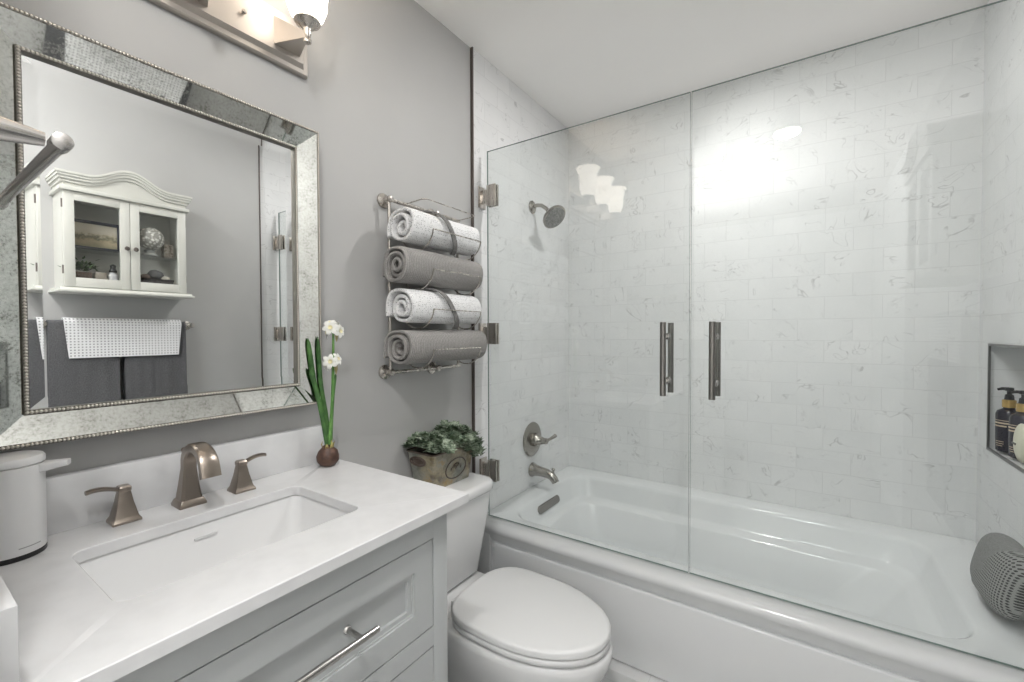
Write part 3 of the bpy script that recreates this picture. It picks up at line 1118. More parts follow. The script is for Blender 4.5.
loft(bm, [rr2(0.02, 0.275, TY - 0.105, TY + 0.105, 0.03, 0.30), rr2(0.012, 0.285, TY - 0.125, TY + 0.125, 0.03, 0.385), rr2(0.012, 0.285, TY - 0.127, TY + 0.127, 0.03, 0.408), rr2(0.02, 0.28, TY - 0.12, TY + 0.12, 0.03, 0.415)])
obj('deck', bm, PORCELAIN, to, sharp=1.0)
bm = BM()
loft(bm, [egg(0.243, 0.702, 0.168, 0.4150), egg(0.240, 0.705, 0.171, 0.417), egg(0.240, 0.705, 0.171, 0.4295), egg(0.243, 0.702, 0.168, 0.4315)])
obj('seat', bm, WPLASTIC, to, sharp=1.0)
bm = BM()
loft(bm, [egg(0.241, 0.702, 0.169, 0.4365), egg(0.238, 0.705, 0.172, 0.438), egg(0.238, 0.705, 0.172, 0.451), egg(0.241, 0.702, 0.169, 0.4550), egg(0.25, 0.69, 0.160, 0.4570), egg(0.33, 0.58, 0.09, 0.4585)])
obj('lid', bm, WPLASTIC, to, sharp=1.0)
for s in (-1, 1):
    bm = BM()
    box(bm, 0.225, 0.255, TY + s * 0.075 - 0.016, TY + s * 0.075 + 0.016, 0.415, 0.438, 0.004)
    obj('hinge_cap', bm, PORCELAIN, to)

bm = BM()
loft(bm, [rr2(0.030, 0.165, TY - 0.115, TY + 0.115, 0.03, 0.416), rr2(0.020, 0.176, TY - 0.128, TY + 0.128, 0.03, 0.430), rr2(0.008, 0.196, TY - 0.165, TY + 0.165, 0.03, 0.64), rr2(0.006, 0.200, TY - 0.172, TY + 0.172, 0.03, 0.706)])
obj('tank', bm, PORCELAIN, to, sharp=1.0)
bm = BM()
loft(bm, [rr2(0.002, 0.206, TY - 0.178, TY + 0.178, 0.05, 0.7075), rr2(0.000, 0.214, TY - 0.186, TY + 0.186, 0.055, 0.715), rr2(0.000, 0.214, TY - 0.186, TY + 0.186, 0.055, 0.735), rr2(0.004, 0.208, TY - 0.180, TY + 0.180, 0.052, 0.744), rr2(0.014, 0.196, TY - 0.168, TY + 0.168, 0.048, 0.7455)])
obj('tank_lid', bm, PORCELAIN, to, sharp=1.0)

# ------------------------------------------------------------------ planter with succulent on the tank lid
pl = thing('tin_planter', 'weathered decorated tin planter of green succulents on the toilet tank lid', 'planter', (0.07, 1.15, 0.746))
def tin_mat():
    m = mat('painted_tin', (0.3, 0.3, 0.25), 0.5, 0.0)
    k = NT(m)
    a = k.n('ShaderNodeTexNoise', i_Scale=24.0, i_Detail=5.0, i_Roughness=0.7)
    k.l(k.obj(), a.inputs['Vector'])
    c1 = k.ramp(a.outputs[0], [(0.34, (0.05, 0.048, 0.035)), (0.46, (0.20, 0.20, 0.165)), (0.56, (0.31, 0.31, 0.27)), (0.66, (0.36, 0.22, 0.06))])
    b = k.n('ShaderNodeTexNoise', i_Scale=9.0, i_Detail=3.0)
    k.l(k.obj(), b.inputs['Vector'])
    c2 = k.ramp(b.outputs[0], [(0.42, (0.25, 0.26, 0.235)), (0.60, (0.32, 0.24, 0.11)), (0.64, (0.13, 0.08, 0.05))])
    k.l(k.mix(0.45, c1, c2), k.b.inputs['Base Color'])
    return m
TIN = tin_mat()
TINRIM = noisy('rusted_tin_rim', (0.10, 0.075, 0.06), (0.18, 0.14, 0.12), 40, 0.5, 0.5)
P0, P1 = (0.018, 0.118, 1.052, 1.236), (0.006, 0.136, 1.030, 1.248)
zb_, zt_ = 0.7465, 0.872
bm = BM()
prof = [rr2(*P0, 0.012, zb_, 4), rr2(*P1, 0.014, zt_, 4)]
ins = [rr2(P1[0] + .003, P1[1] - .003, P1[2] + .003, P1[3] - .003, 0.012, zt_, 4), rr2(P1[0] + .004, P1[1] - .004, P1[2] + .005, P1[3] - .005, 0.012, zt_ - 0.03, 4)]
loft(bm, prof + ins, True, True)
obj('tin', bm, TIN, pl)
bm = BM()
tube(bm, rr2(P1[0] - .001, P1[1] + .001, P1[2] - .001, P1[3] + .001, 0.014, zt_, 4), 0.0032, 8, closed=True)
obj('rim', bm, TINRIM, pl)
bm = BM()   # oval hand hole with a metal lip on the end facing the vanity
cxh, zh = 0.060, 0.842
el = [Vector((cxh + 0.034 * math.cos(2 * PI * k / 24), 1.0345 - 0.002, zh + 0.013 * math.sin(2 * PI * k / 24))) for k in range(24)]
tube(bm, el, 0.004, 8, closed=True)
loft(bm, [[p + Vector((0, 0.001, 0)) for p in el], [p + Vector((0, 0.004, 0)) for p in el]])
obj('hand_hole', bm, TINRIM, pl)
bm = BM()   # painted ring medallion on the long side
cy_, cz_ = 1.150, 0.802
cs = []
for k in range(28):
    a = 2 * PI * k / 28
    zz = cz_ + 0.036 * math.sin(a)
    f = (zz - zb_) / (zt_ - zb_)
    cs.append(Vector((P0[1] + (P1[1] - P0[1]) * f + 0.0006, cy_ + 0.052 * math.cos(a), zz)))
tube(bm, cs, 0.0022, 6, closed=True)
for i in range(3):
    cs2 = [Vector((p.x + 0.0003, cy_ + (p.y - cy_) * 0.25 + 0.012 * (i - 1), cz_ + (p.z - cz_) * 0.3 + 0.008 * (i % 2))) for p in cs]
    tube(bm, cs2, 0.0012, 6, closed=True)
obj('medallion', bm, mat('dark_painted_ring', (0.09, 0.07, 0.06), 0.5), pl)
bm = BM()
box(bm, P1[0] + .006, P1[1] - .006, P1[2] + .008, P1[3] - .008, zt_ - 0.03, zt_ - 0.012, 0.004)
obj('soil', bm, noisy('dark_soil', (0.02, 0.016, 0.012), (0.05, 0.04, 0.03), 90, 0.9), pl)


def succulent():
    bm = BM()
    rnd = random.Random(3)
    heads = []
    for i in range(150):
        y = rnd.uniform(1.028, 1.262)
        x = rnd.uniform(0.004, 0.160)
        hump = 0.039 + 0.015 * math.sin((y - 1.03) * 46 + 0.4) + (0.012 if y > 1.19 else 0)
        ex = min(1.0, min(x + 0.015, 0.168 - x) / 0.045)
        ey = min(1.0, min(y - 1.018, 1.275 - y) / 0.05)
        z = zt_ + hump * math.sqrt(max(0.02, ex * ey)) * rnd.uniform(0.72, 1.05) + 0.002
        if y > 1.175 and x > 0.115:
            z -= rnd.uniform(0.0, 0.055)
        elif x > 0.145 or y < 1.036:
            z = max(z, zt_ + 0.006)
        heads.append((max(x, 0.018), y, z))
    for (hx_, hy_, hz_) in heads:
        ax = Vector((rnd.uniform(-.5, .5), rnd.uniform(-.5, .5), 1)).normalized()
        u_, v_ = frame_of(ax)
        for ring, (cnt, rad_, lift) in enumerate(((4, 0.006, 0.007), (6, 0.013, 0.003), (7, 0.019, -0.003))):
            for k in range(cnt):
                a = 2 * PI * (k + 0.5 * ring) / cnt + rnd.uniform(-.2, .2)
                d = u_ * math.cos(a) + v_ * math.sin(a)
                c_ = Vector((hx_, hy_, hz_)) + d * rad_ * rnd.uniform(.8, 1.1) + ax * lift
                s = rnd.uniform(0.006, 0.009)
                side = ax.cross(d)
                n_ = (ax + d * 0.4 * ring).normalized()
                pts = []
                for q in range(8):
                    b = 2 * PI * q / 8
                    rr_ = s * (1 + 0.18 * math.cos(4 * b))
                    pts.append(c_ + d * rr_ * math.cos(b) * 1.15 + side * rr_ * math.sin(b) + n_ * (0.003 * math.cos(2 * b)))
                top = bm.verts.new(c_ + n_ * 0.0005)
                bot = bm.verts.new(c_ - n_ * 0.004)
                vs = [bm.verts.new(p) for p in pts]
                for q in range(8):
                    bm.faces.new((top, vs[q], vs[(q + 1) % 8]))
                    bm.faces.new((bot, vs[(q + 1) % 8], vs[q]))
    m = mat('grey_green_leaves', (0.12, 0.2, 0.1), 0.55)
    k = NT(m)
    a = k.n('ShaderNodeTexNoise', i_Scale=55.0, i_Detail=3.0)
    k.l(k.obj(), a.inputs['Vector'])
    k.l(k.ramp(a.outputs[0], [(0.34, (0.045, 0.075, 0.045)), (0.5, (0.17, 0.225, 0.15)), (0.64, (0.40, 0.46, 0.36))]), k.b.inputs['Base Color'])
    obj('foliage', bm, m, pl, sharp=1.2)


succulent()

# ------------------------------------------------------------------ narcissus bulb on the counter
nb = thing('narcissus_bulb', 'paperwhite narcissus bulb with white flowers on the right end of the countertop', 'plant', (0.062, 0.700, ZC))
NX, NYc = 0.062, 0.700
bm = BM()
prof = [(0.006, 0.0002), (0.020, 0.003), (0.028, 0.015), (0.029, 0.027), (0.024, 0.041), (0.013, 0.052), (0.010, 0.058)]
lathe(bm, prof, (NX, NYc, ZC), seg=24)
for v_ in bm.verts:
    v_.co += Vector((1, 1, 0)) * 0.0015 * noise.noise(v_.co * 60)
bulbm = noisy('brown_bulb_skin', (0.045, 0.020, 0.014), (0.11, 0.055, 0.035), 60, 0.5)
bo = obj('bulb', bm, bulbm, nb, sharp=2)
bm = BM()
rnd = random.Random(5)
for k in range(6):
    a = 2 * PI * k / 6 + rnd.uniform(-.4, .4)
    d = Vector((math.cos(a), math.sin(a), 0))
    s_ = Vector((-d.y, d.x, 0))
    b0 = Vector((NX, NYc, ZC + 0.048)) + d * 0.013
    h_ = rnd.uniform(0.012, 0.026)
    loft(bm, [[b0 + s_ * 0.006, b0 - s_ * 0.006], [b0 + d * 0.004 + s_ * 0.004 + Vector((0, 0, h_ * .6)), b0 + d * 0.004 - s_ * 0.004 + Vector((0, 0, h_ * .6))],
              [b0 + d * 0.001 + s_ * 0.001 + Vector((0, 0, h_)), b0 + d * 0.001 - s_ * 0.001 + Vector((0, 0, h_))]], closed=False)
obj('papery_scales', bm, noisy('pale_papery_scale', (0.20, 0.09, 0.05), (0.52, 0.48, 0.16), 90, 0.6), nb)
GREEN = noisy('leaf_green', (0.018, 0.070, 0.015), (0.065, 0.165, 0.038), 30, 0.4)
GREEN_PALE = noisy('stem_green', (0.07, 0.20, 0.04), (0.15, 0.31, 0.08), 30, 0.45)


def strap(pts, w0, w1):
    bm = BM()
    P = [Vector(p) for p in pts]
    # Catmull samples
    S = []
    for i in range(len(P) - 1):
        p0, p1, p2, p3 = P[max(i - 1, 0)], P[i], P[i + 1], P[min(i + 2, len(P) - 1)]
        for q in range(6):
            t_ = q / 6
            S.append(0.5 * ((2 * p1) + (p2 - p0) * t_ + (2 * p0 - 5 * p1 + 4 * p2 - p3) * t_ ** 2 + (3 * p1 - p0 - 3 * p2 + p3) * t_ ** 3))
    S.append(P[-1])
    lp = []
    view = Vector((0.8, -0.6, 0)).normalized()
    for i, p in enumerate(S):
        f = i / (len(S) - 1)
        d = (S[min(i + 1, len(S) - 1)] - S[max(i - 1, 0)]).normalized()
        side = d.cross(view).normalized()
        nn = side.cross(d).normalized()
        ww = (w0 + (w1 - w0) * f) * (1.0 if f < 0.82 else max(0.12, math.sqrt(max(0, 1 - ((f - 0.82) / 0.18) ** 2))))
        th = 0.0022
        lp.append([p + side * ww - nn * th * 0.2, p + side * ww * 0.5 + nn * th * .6, p - side * ww * 0.5 + nn * th * .6, p - side * ww - nn * th * 0.2, p - side * ww * 0.5 - nn * th, p + side * ww * 0.5 - nn * th])
    loft(bm, lp)
    obj('leaf', bm, GREEN, nb, sharp=1.2)


zz = ZC + 0.05
strap([(NX, NYc, zz), (NX - 0.006, NYc - 0.008, zz + 0.08), (NX - 0.016, NYc - 0.028, zz + 0.18), (NX - 0.018, NYc - 0.043, zz + 0.298)], 0.0055, 0.0065)
strap([(NX + .004, NYc - .004, zz), (NX + .002, NYc - 0.016, zz + 0.08), (NX, NYc - 0.032, zz + 0.16), (NX - 0.004, NYc - 0.047, zz + 0.215)], 0.0055, 0.0060)
strap([(NX, NYc + .002, zz), (NX - 0.002, NYc - .002, zz + 0.08), (NX - 0.008, NYc - 0.014, zz + 0.18), (NX - 0.010, NYc - 0.020, zz + 0.302)], 0.0055, 0.0055)
strap([(NX + .003, NYc + .006, zz), (NX + .004, NYc + 0.010, zz + 0.08), (NX + .004, NYc + 0.016, zz + 0.15), (NX + .004, NYc + 0.024, zz + 0.20)], 0.0045, 0.0040)
tips = [Vector((NX + .012, NYc + 0.012, ZC + 0.372)), Vector((NX + .014, NYc + 0.008, ZC + 0.283))]
for i, tp in enumerate(tips):
    bm = BM()
    b0 = Vector((NX + 0.003, NYc + 0.004 * (1 - i), ZC + 0.05))
    pts = [b0.lerp(tp, f) + Vector((0.0, 0.004 * math.sin(f * PI), 0)) for f in [k / 10 for k in range(11)]]
    tube(bm, pts, [0.0046 - 0.0016 * k / 10 for k in range(11)], 8)
    obj('stem', bm, GREEN_PALE, nb)
PETAL = noisy('white_petal', (0.80, 0.80, 0.74), (0.86, 0.86, 0.82), 40, 0.6)
CUP = noisy('cream_cup', (0.80, 0.74, 0.45), (0.85, 0.80, 0.55), 40, 0.6)


def flower(c, d, s, rot=0.0):
    c, d = Vector(c), Vector(d).normalized()
    u_, v_ = frame_of(d)
    bm = BM()
    for k in range(6):
        a = rot + 2 * PI * k / 6
        r_ = u_ * math.cos(a) + v_ * math.sin(a)
        t_ = d.cross(r_)
        lp = []
        for f, w_, l_ in ((0.12, 0.12, 0), (0.35, 0.42, 0.05), (0.65, 0.5, 0.10), (0.88, 0.32, 0.02), (1.0, 0.05, -0.06)):
            p = c + r_ * s * f + d * s * l_
            q = s * w_ * 0.62
            lp.append([p + t_ * q, p + d * s * 0.05, p - t_ * q, p - d * s * 0.02])
        loft(bm, lp)
    fl = obj('flower', bm, PETAL, nb, sharp=2)
    bm = BM()
    lathe(bm, [(s * 0.12, 0), (s * 0.20, s * 0.14), (s * 0.27, s * 0.26), (s * 0.22, s * 0.22), (s * 0.08, s * 0.1)], c, d, 14)
    obj('cup', bm, CUP, fl)
    bm = BM()
    tube(bm, [c - d * s * 0.75, c - d * s * 0.3, c], [s * 0.07, s * 0.06, s * 0.1], 8)
    obj('tube', bm, GREEN_PALE, fl)


T0, T1 = tips
flower(T0 + Vector((0.006, -0.012, 0.004)), (0.7, -0.6, 0.15), 0.0218, 0.2)
flower(T0 + Vector((0.012, 0.012, -0.006)), (0.9, 0.25, 0.05), 0.0196, 0.5)
flower(T0 + Vector((-0.006, -0.004, 0.016)), (0.3, -0.4, 0.8), 0.0184, 0.1)
flower(T0 + Vector((-0.012, -0.010, -0.010)), (-0.4, -0.7, 0.0), 0.0196, 0.7)
flower(T0 + Vector((0.000, 0.014, 0.008)), (0.1, 0.9, 0.3), 0.0184, 0.3)
flower(T1 + Vector((0.010, -0.014, 0.002)), (0.8, -0.5, 0.1), 0.0207, 0.4)
flower(T1 + Vector((0.012, 0.006, 0.008)), (0.9, 0.3, 0.3), 0.0184, 0.0)
flower(T1 + Vector((-0.004, -0.016, -0.006)), (0.0, -0.9, -0.1), 0.0184, 0.6)
SPATHE = noisy('dry_spathe', (0.30, 0.26, 0.12), (0.42, 0.38, 0.2), 60, 0.7)
for tp, dz in ((T1, -0.03), (T0, -0.02)):
    bm = BM()
    b0 = tp + Vector((0.006, 0.006, 0))
    lathe(bm, [(0.001, 0), (0.004, -0.008), (0.0045, -0.02), (0.001, -0.034)], b0, (0, 0, 1), 8)
    obj('spathe', bm, SPATHE, nb)

# ------------------------------------------------------------------ towel rack with rolled towels
rk = thing('towel_rack', 'brushed nickel wall rack of wire cradles holding four rolled towels', 'towel rack', (0.0, 1.11, 1.15))
RY0, RY1, RXB = 0.952, 1.285, 0.022
ZT, ZB = 1.706, 1.147
for zz in (ZT, ZB):
    for yy in (RY0, RY1 - 0.115):
        bm = BM()
        lathe(bm, [(0.024, 0.0005), (0.023, 0.006), (0.016, 0.010), (0.010, 0.013), (0.008, 0.030), (0.011, 0.034), (0.011, 0.040), (0.006, 0.043)], (PX, yy, zz), (1, 0, 0), 24)
        obj('rosette', bm, NICKEL, rk)
for yy in (RY0, RY1):
    bm = BM()
    tube(bm, [(RXB, yy, ZB - 0.004), (RXB, yy, ZT + 0.004)], 0.0055, 12)
    obj('upright', bm, NICKEL, rk)
for zz in (ZT, ZB):
    bm = BM()
    cyl(bm, (RXB, RY0 - 0.012, zz), (RXB, RY1 + 0.008, zz), 0.006, seg=14)
    obj('rail', bm, NICKEL, rk)
TZ = [1.6085, 1.4820, 1.3560, 1.2275]
RT = 0.0675
XT = 0.094
for zz in TZ:
    bm = BM()
    r_ = RT + 0.0045
    for yy in (1.005, 1.245):
        pts = [(RXB, yy, zz - 0.030)]
        for k in range(13):
            a = PI + 0.35 + (PI * 0.86) * k / 12
            pts.append((XT + r_ * math.cos(a), yy, zz + 0.94 * r_ * math.sin(a)))
        tube(bm, pts, 0.0022, 8)
    aa = PI + 0.35 + PI * 0.86
    p = (XT + r_ * math.cos(aa), zz + 0.94 * r_ * math.sin(aa))
    cyl(bm, (p[0], 1.005, p[1]), (p[0], 1.245, p[1]), 0.0022, seg=8)
    obj('cradle', bm, NICKEL, rk)
bm = BM()   # empty top wire loop
tube(bm, [(RXB, 1.02, ZT), (0.10, 1.02, ZT + 0.004), (0.115, 1.03, ZT + 0.004), (0.115, 1.275, ZT + 0.004), (0.10, 1.285, ZT + 0.004), (RXB, 1.285, ZT)], 0.002, 8)
obj('wire_loop', bm, NICKEL, rk)


def towel(label, cy, cz, R, Lh, m, turns, band, seed, tilt=0.0):
    rnd = random.Random(seed)
    t = thing('rolled_towel', label, 'towel', (XT, cy, cz), (0, 0, tilt), group='rolled towels on the wall rack')
    th = 0.0122
    r0 = 0.009
    N = int(turns * 26)
    a_end = PI * 1.15
    ns = 14
    ph = rnd.uniform(0, 6)
    def section(s, grow):
        out, inn = [], []
        for i in range(N + 1):
            f = i / N
            a = a_end - 2 * PI * turns * (1 - f)
            r = r0 + (R - r0 - th * 0.5) * f
            wob = 1 - 0.050 * f * f * math.cos(4 * a) + 0.030 * math.sin(2 * a + ph) + 0.02 * math.sin(3 * a + ph * 2 + s * 3)
            for lst, dr_ in ((out, th / 2), (inn, -th / 2)):
                rr_ = (r + dr_ * grow) * wob
                y_ = s * Lh / 2 + 0.006 * math.sin(a * 0.5 + ph) * (abs(s) ** 8) + (0.010 * (1 - f)) * math.copysign(abs(s) ** 10, s) * -1
                lst.append(Vector((rr_ * math.cos(a), y_, rr_ * math.sin(a) * 0.990)))
        return out + list(reversed(inn))
    bm = BM()
    loops = []
    ss = [-1, -0.985, -0.95] + [-0.9 + 1.8 * k / ns for k in range(ns + 1)] + [0.95, 0.985, 1]
    gs = [0.35, 0.8, 1.0] + [1.0] * (ns + 1) + [1.0, 0.8, 0.35]
    for s, g in zip(ss, gs):
        loops.append(section(s, g))
    rows = loft(bm, loops, False, False)
    n2 = 2 * (N + 1)
    for row, flip in ((rows[0], False), (rows[-1], True)):
        for i in range(N):
            q = (row[i], row[i + 1], row[n2 - 2 - i], row[n2 - 1 - i])
            bm.faces.new(q if not flip else tuple(reversed(q)))
    obj('roll', bm, m, t, world=False, sharp=1.0)
    if band:
        bm = BM()
        lp = []
        for k in range(25):
            f = k / 24
            a = PI * 0.72 - (PI * 1.12) * f
            y_ = -Lh * 0.34 + Lh * 0.50 * f ** 0.9
            r = R * (1 - 0.050 * math.cos(4 * a) + 0.030 * math.sin(2 * a + ph) + 0.02 * math.sin(3 * a + ph * 2)) + 0.0022
            w_ = 0.010
            row = []
            for dy_, dr_ in ((-w_, -0.003), (-w_, 0.0015), (0, 0.0022), (w_, 0.0015), (w_, -0.003)):
                row.append(Vector(((r + dr_) * math.cos(a), y_ + dy_, (r + dr_) * math.sin(a) * 0.990)))
            lp.append(row)
        loft(bm, lp)
        obj('woven_band', bm, T_BAND, t, world=False)
    return t


towel('white speckled rolled towel with grey band, topmost on the wall rack', 1.098, TZ[0], RT, 0.335, T_WHITE, 2.6, True, 1)
towel('grey ribbed rolled towel directly under the topmost white towel', 1.098, TZ[1], RT, 0.38, T_GREY, 3.1, False, 2)
towel('white speckled rolled towel with grey band between the two grey towels', 1.102, TZ[2], RT, 0.345, T_WHITE, 2.7, True, 9)
towel('grey ribbed rolled towel lowest on the wall rack', 1.108, TZ[3], RT, 0.385, T_GREY, 3.3, False, 4)

# ------------------------------------------------------------------ wall cabinet across the room (seen in the mirror)
cb = thing('wall_cabinet', 'cream wall cabinet with glass doors and arched crown, reflected in the mirror', 'cabinet', (1.57, 0.695, 1.46))
XF, XB = 1.487, RX
Y0, Y1, Z0, Z1 = 0.475, 0.915, 1.475, 1.885
bm = BM()
box(bm, XF + 0.02, XB, Y0, Y0 + 0.016, Z0, Z1)
box(bm, XF + 0.02, XB, Y1 - 0.016, Y1, Z0, Z1)
box(bm, XB - 0.008, XB, Y0 + 0.016, Y1 - 0.016, Z0, Z1)
box(bm, XF + 0.02, XB - 0.008, Y0 + 0.016, Y1 - 0.016, Z1 - 0.016, Z1)
box(bm, XF + 0.02, XB - 0.008, Y0 + 0.016, Y1 - 0.016, Z0, Z0 + 0.0305)
obj('case', bm, CREAM, cb)
bm = BM()
box(bm, XF - 0.022, XB, Y0 - 0.022, Y1 + 0.026, 1.455, 1.465, 0.002)
prism(bm, [(XF - 0.018, 1.465), (XF - 0.004, 1.475), (XB, 1.475), (XB, 1.465)], Y0 - 0.015, Y1 + 0.018, 'y')
obj('bottom_board', bm, CREAM, cb)
bm = BM()
YM = (Y0 + Y1) / 2
def crown(y):
    d = abs(y - YM)
    a, b = 0.085, 0.155
    if d > b:
        return 0.0
    if d > a:
        f = (b - d) / (b - a)
        return 0.022 * f * f
    return 0.022 + 0.036 * math.cos(d / a * PI / 2)
def strip(z_lo, z_hi, e_, x_back, flat_lo=False):
    n = 40
    ys = [Y0 - e_ + (Y1 - Y0 + 2 * e_) * k / n for k in range(n + 1)]
    top = [(y, z_hi + crown(y)) for y in ys]
    bot = [(y, z_lo + (0 if flat_lo else crown(y))) for y in ys]
    prism(bm, bot + list(reversed(top)), XF - e_ + 0.002, x_back, 'x')
box(bm, XF - 0.012, XB, Y0 - 0.012, Y1 + 0.012, Z1, Z1 + 0.016, 0.002)
strip(Z1 + 0.016, Z1 + 0.038, 0.0, XB, True)
strip(Z1 + 0.034, Z1 + 0.048, 0.007, XB)
strip(Z1 + 0.046, Z1 + 0.060, 0.014, XB)
strip(Z1 + 0.058, Z1 + 0.070, 0.019, XB)
strip(Z1 + 0.068, Z1 + 0.078, 0.023, XB)
obj('crown', bm, CREAM, cb)
for k, (a, b, ks) in enumerate(((Y0 + 0.001, YM - 0.001, 1), (YM + 0.001, Y1 - 0.001, -1))):
    bm = BM()
    st, rt_, rb = 0.034, 0.036, 0.040
    z0_, z1_ = Z0 + 0.003, Z1 - 0.002
    box(bm, XF, XF + 0.018, a, a + st, z0_, z1_, 0.001)
    box(bm, XF, XF + 0.018, b - st, b, z0_, z1_, 0.001)
    box(bm, XF, XF + 0.018, a + st, b - st, z1_ - rt_, z1_, 0.001)
    box(bm, XF, XF + 0.018, a + st, b - st, z0_, z0_ + rb, 0.001)
    dr_ = obj('door', bm, CREAM, cb)
    bm = BM()
    box(bm, XF + 0.009, XF + 0.012, a + st - 0.004, b - st + 0.004, z0_ + rb - 0.004, z1_ - rt_ + 0.004)
    obj('pane', bm, PANE, dr_)
    bm = BM()
    yk = b - 0.015 if ks > 0 else a + 0.015
    lathe(bm, [(0.004, 0), (0.004, -0.010), (0.009, -0.013), (0.010, -0.019), (0.006, -0.023)], (XF, yk, 1.665), (1, 0, 0), 16)
    obj('knob', bm, TRIMM, dr_)
    for hz in (1.55, 1.83):
        bm = BM()
        yh = a - 0.001 if ks > 0 else b + 0.001
        cyl(bm, (XF + 0.012, yh, hz - 0.018), (XF + 0.012, yh, hz + 0.018), 0.004, seg=10)
        obj('hinge', bm, TRIMM, dr_)
bm = BM()
box(bm, XF + 0.026, XB - 0.010, Y0 + 0.018, Y1 - 0.018, 1.648, 1.654)
obj('shelf', bm, PANE, cb)

# things inside the cabinet
ZL = 1.506
t = thing('framed_picture', 'small landscape picture in a dark frame on the cabinet shelf', 'picture', (1.5750, 0.575, 1.6545))
bm = BM()
py0, py1, pz0, pz1 = 0.498, 0.684, 1.6548, 1.786
for b_ in ((py0, py0 + .014, pz0, pz1), (py1 - .014, py1, pz0, pz1), (py0 + .014, py1 - .014, pz0, pz0 + .014), (py0 + .014, py1 - .014, pz1 - .014, pz1)):
    box(bm, 1.5700, 1.5820, *b_, 0.001)
obj('frame', bm, mat('dark_blue_frame', (0.02, 0.024, 0.04), 0.4), t)
bm = BM()
box(bm, 1.5750, 1.5810, py0 + .012, py1 - .012, pz0 + .012, pz1 - .012)
pm = mat('landscape_print', (0.5, 0.45, 0.35), 0.6)
k = NT(pm)
sx = k.n('ShaderNodeSeparateXYZ')
k.l(k.pos(), sx.inputs[0])
nz = k.n('ShaderNodeTexNoise', i_Scale=60.0, i_Detail=4.0)
k.l(k.pos(), nz.inputs['Vector'])
hgt = k.math('ADD', k.math('MULTIPLY', k.math('SUBTRACT', sx.outputs[2], 1.668), 11.0), k.math('MULTIPLY', k.math('SUBTRACT', nz.outputs[0], 0.5), 0.55))
k.l(k.ramp(hgt, [(0.05, (0.30, 0.27, 0.17)), (0.32, (0.42, 0.34, 0.22)), (0.48, (0.16, 0.15, 0.09)), (0.62, (0.55, 0.48, 0.36)), (0.85, (0.62, 0.57, 0.47))]), k.b.inputs['Base Color'])
obj('print', bm, pm, t)

t = thing('small_potted_plant', 'small leafy green plant in a wooden box behind the cabinet left door', 'plant', (1.5500, 0.545, ZL))
bm = BM()
box(bm, 1.5200, 1.5800, 0.500, 0.570, ZL, ZL + 0.042, 0.002)
obj('box', bm, noisy('brown_wood_box', (0.09, 0.06, 0.045), (0.15, 0.105, 0.08), 30, 0.7), t)
bm = BM()
rnd = random.Random(11)
for k in range(90):
    c_ = Vector((1.5500 + rnd.gauss(0, .018), 0.540 + rnd.gauss(0, .024), ZL + 0.050 + abs(rnd.gauss(0, .018))))
    d = Vector((rnd.uniform(-1, 1), rnd.uniform(-1, 1), rnd.uniform(0, 1))).normalized()
    s_ = frame_of(d)[0]
    lp = [[c_ + s_ * .004, c_ - s_ * .004, c_ - d.cross(s_) * .002], [c_ + d * .012 + s_ * .005, c_ + d * .012 - s_ * .005, c_ + d * .012 - d.cross(s_) * .002], [c_ + d * .022 + s_ * .0006, c_ + d * .022 - s_ * .0006, c_ + d * .022 - d.cross(s_) * .0006]]
    loft(bm, lp)
obj('foliage', bm, noisy('dark_leaf', (0.02, 0.05, 0.015), (0.08, 0.13, 0.05), 60, 0.5), t)
bm = BM()
box(bm, 1.5200, 1.5750, 0.580, 0.620, ZL, ZL + 0.045, 0.003)
tag(obj('wooden_cup', bm, noisy('pale_wood', (0.24, 0.21, 0.17), (0.33, 0.30, 0.25), 30, 0.7), origin=(1.5450, 0.60, ZL)), 'pale square wooden cup between the plant and the white jar', 'cup')
t = thing('white_jar', 'white jar with a dark stopper at the right of the cabinet left door', 'jar', (1.5400, 0.645, ZL))
bm = BM()
lathe(bm, [(0.016, 0), (0.020, 0.004), (0.020, 0.034), (0.012, 0.044), (0.012, 0.050)], (1.5400, 0.645, ZL), seg=20)
obj('body', bm, WPLASTIC, t)
bm = BM()
lathe(bm, [(0.013, 0.050), (0.015, 0.056), (0.009, 0.070), (0.012, 0.082), (0.004, 0.088)], (1.5400, 0.645, ZL), seg=16)
obj('stopper', bm, BLACK, t)
t = thing('orb_ornament', 'pale patterned orb on a grey pedestal in the cabinet right door', 'ornament', (1.5500, 0.785, 1.6545))
bm = BM()
lathe(bm, [(0.030, 0.0), (0.030, 0.006), (0.020, 0.012), (0.022, 0.022), (0.026, 0.026)], (1.5500, 0.785, 1.6545), seg=24)
obj('pedestal', bm, noisy('grey_stone', (0.35, 0.36, 0.34), (0.48, 0.49, 0.46), 20, 0.6), t)
bm = BM()
sphere(bm, (1.5500, 0.788, 1.738), 0.055, 3)
om = mat('carved_orb', (0.7, 0.7, 0.65), 0.5)
k = NT(om)
v = k.n('ShaderNodeTexVoronoi', i_Scale=75.0)
k.l(k.obj(), v.inputs['Vector'])
k.l(k.ramp(v.outputs['Distance'], [(0.25, (0.80, 0.79, 0.73)), (0.55, (0.30, 0.29, 0.26))]), k.b.inputs['Base Color'])
obj('orb', bm, om, t, sharp=3)
bm = BM()
box(bm, 1.5500, 1.5900, 0.843, 0.882, 1.6548, 1.722, 0.002)
tag(obj('speckled_box', bm, noisy('speckled_card', (0.16, 0.12, 0.09), (0.55, 0.50, 0.42), 90, 0.6), origin=(1.5700, 0.862, 1.6548)), 'speckled brown box beside the orb on the cabinet shelf', 'box')
t = thing('woven_basket', 'dark woven basket of shells low in the cabinet right door', 'basket', (1.5500, 0.80, ZL))
bm = BM()
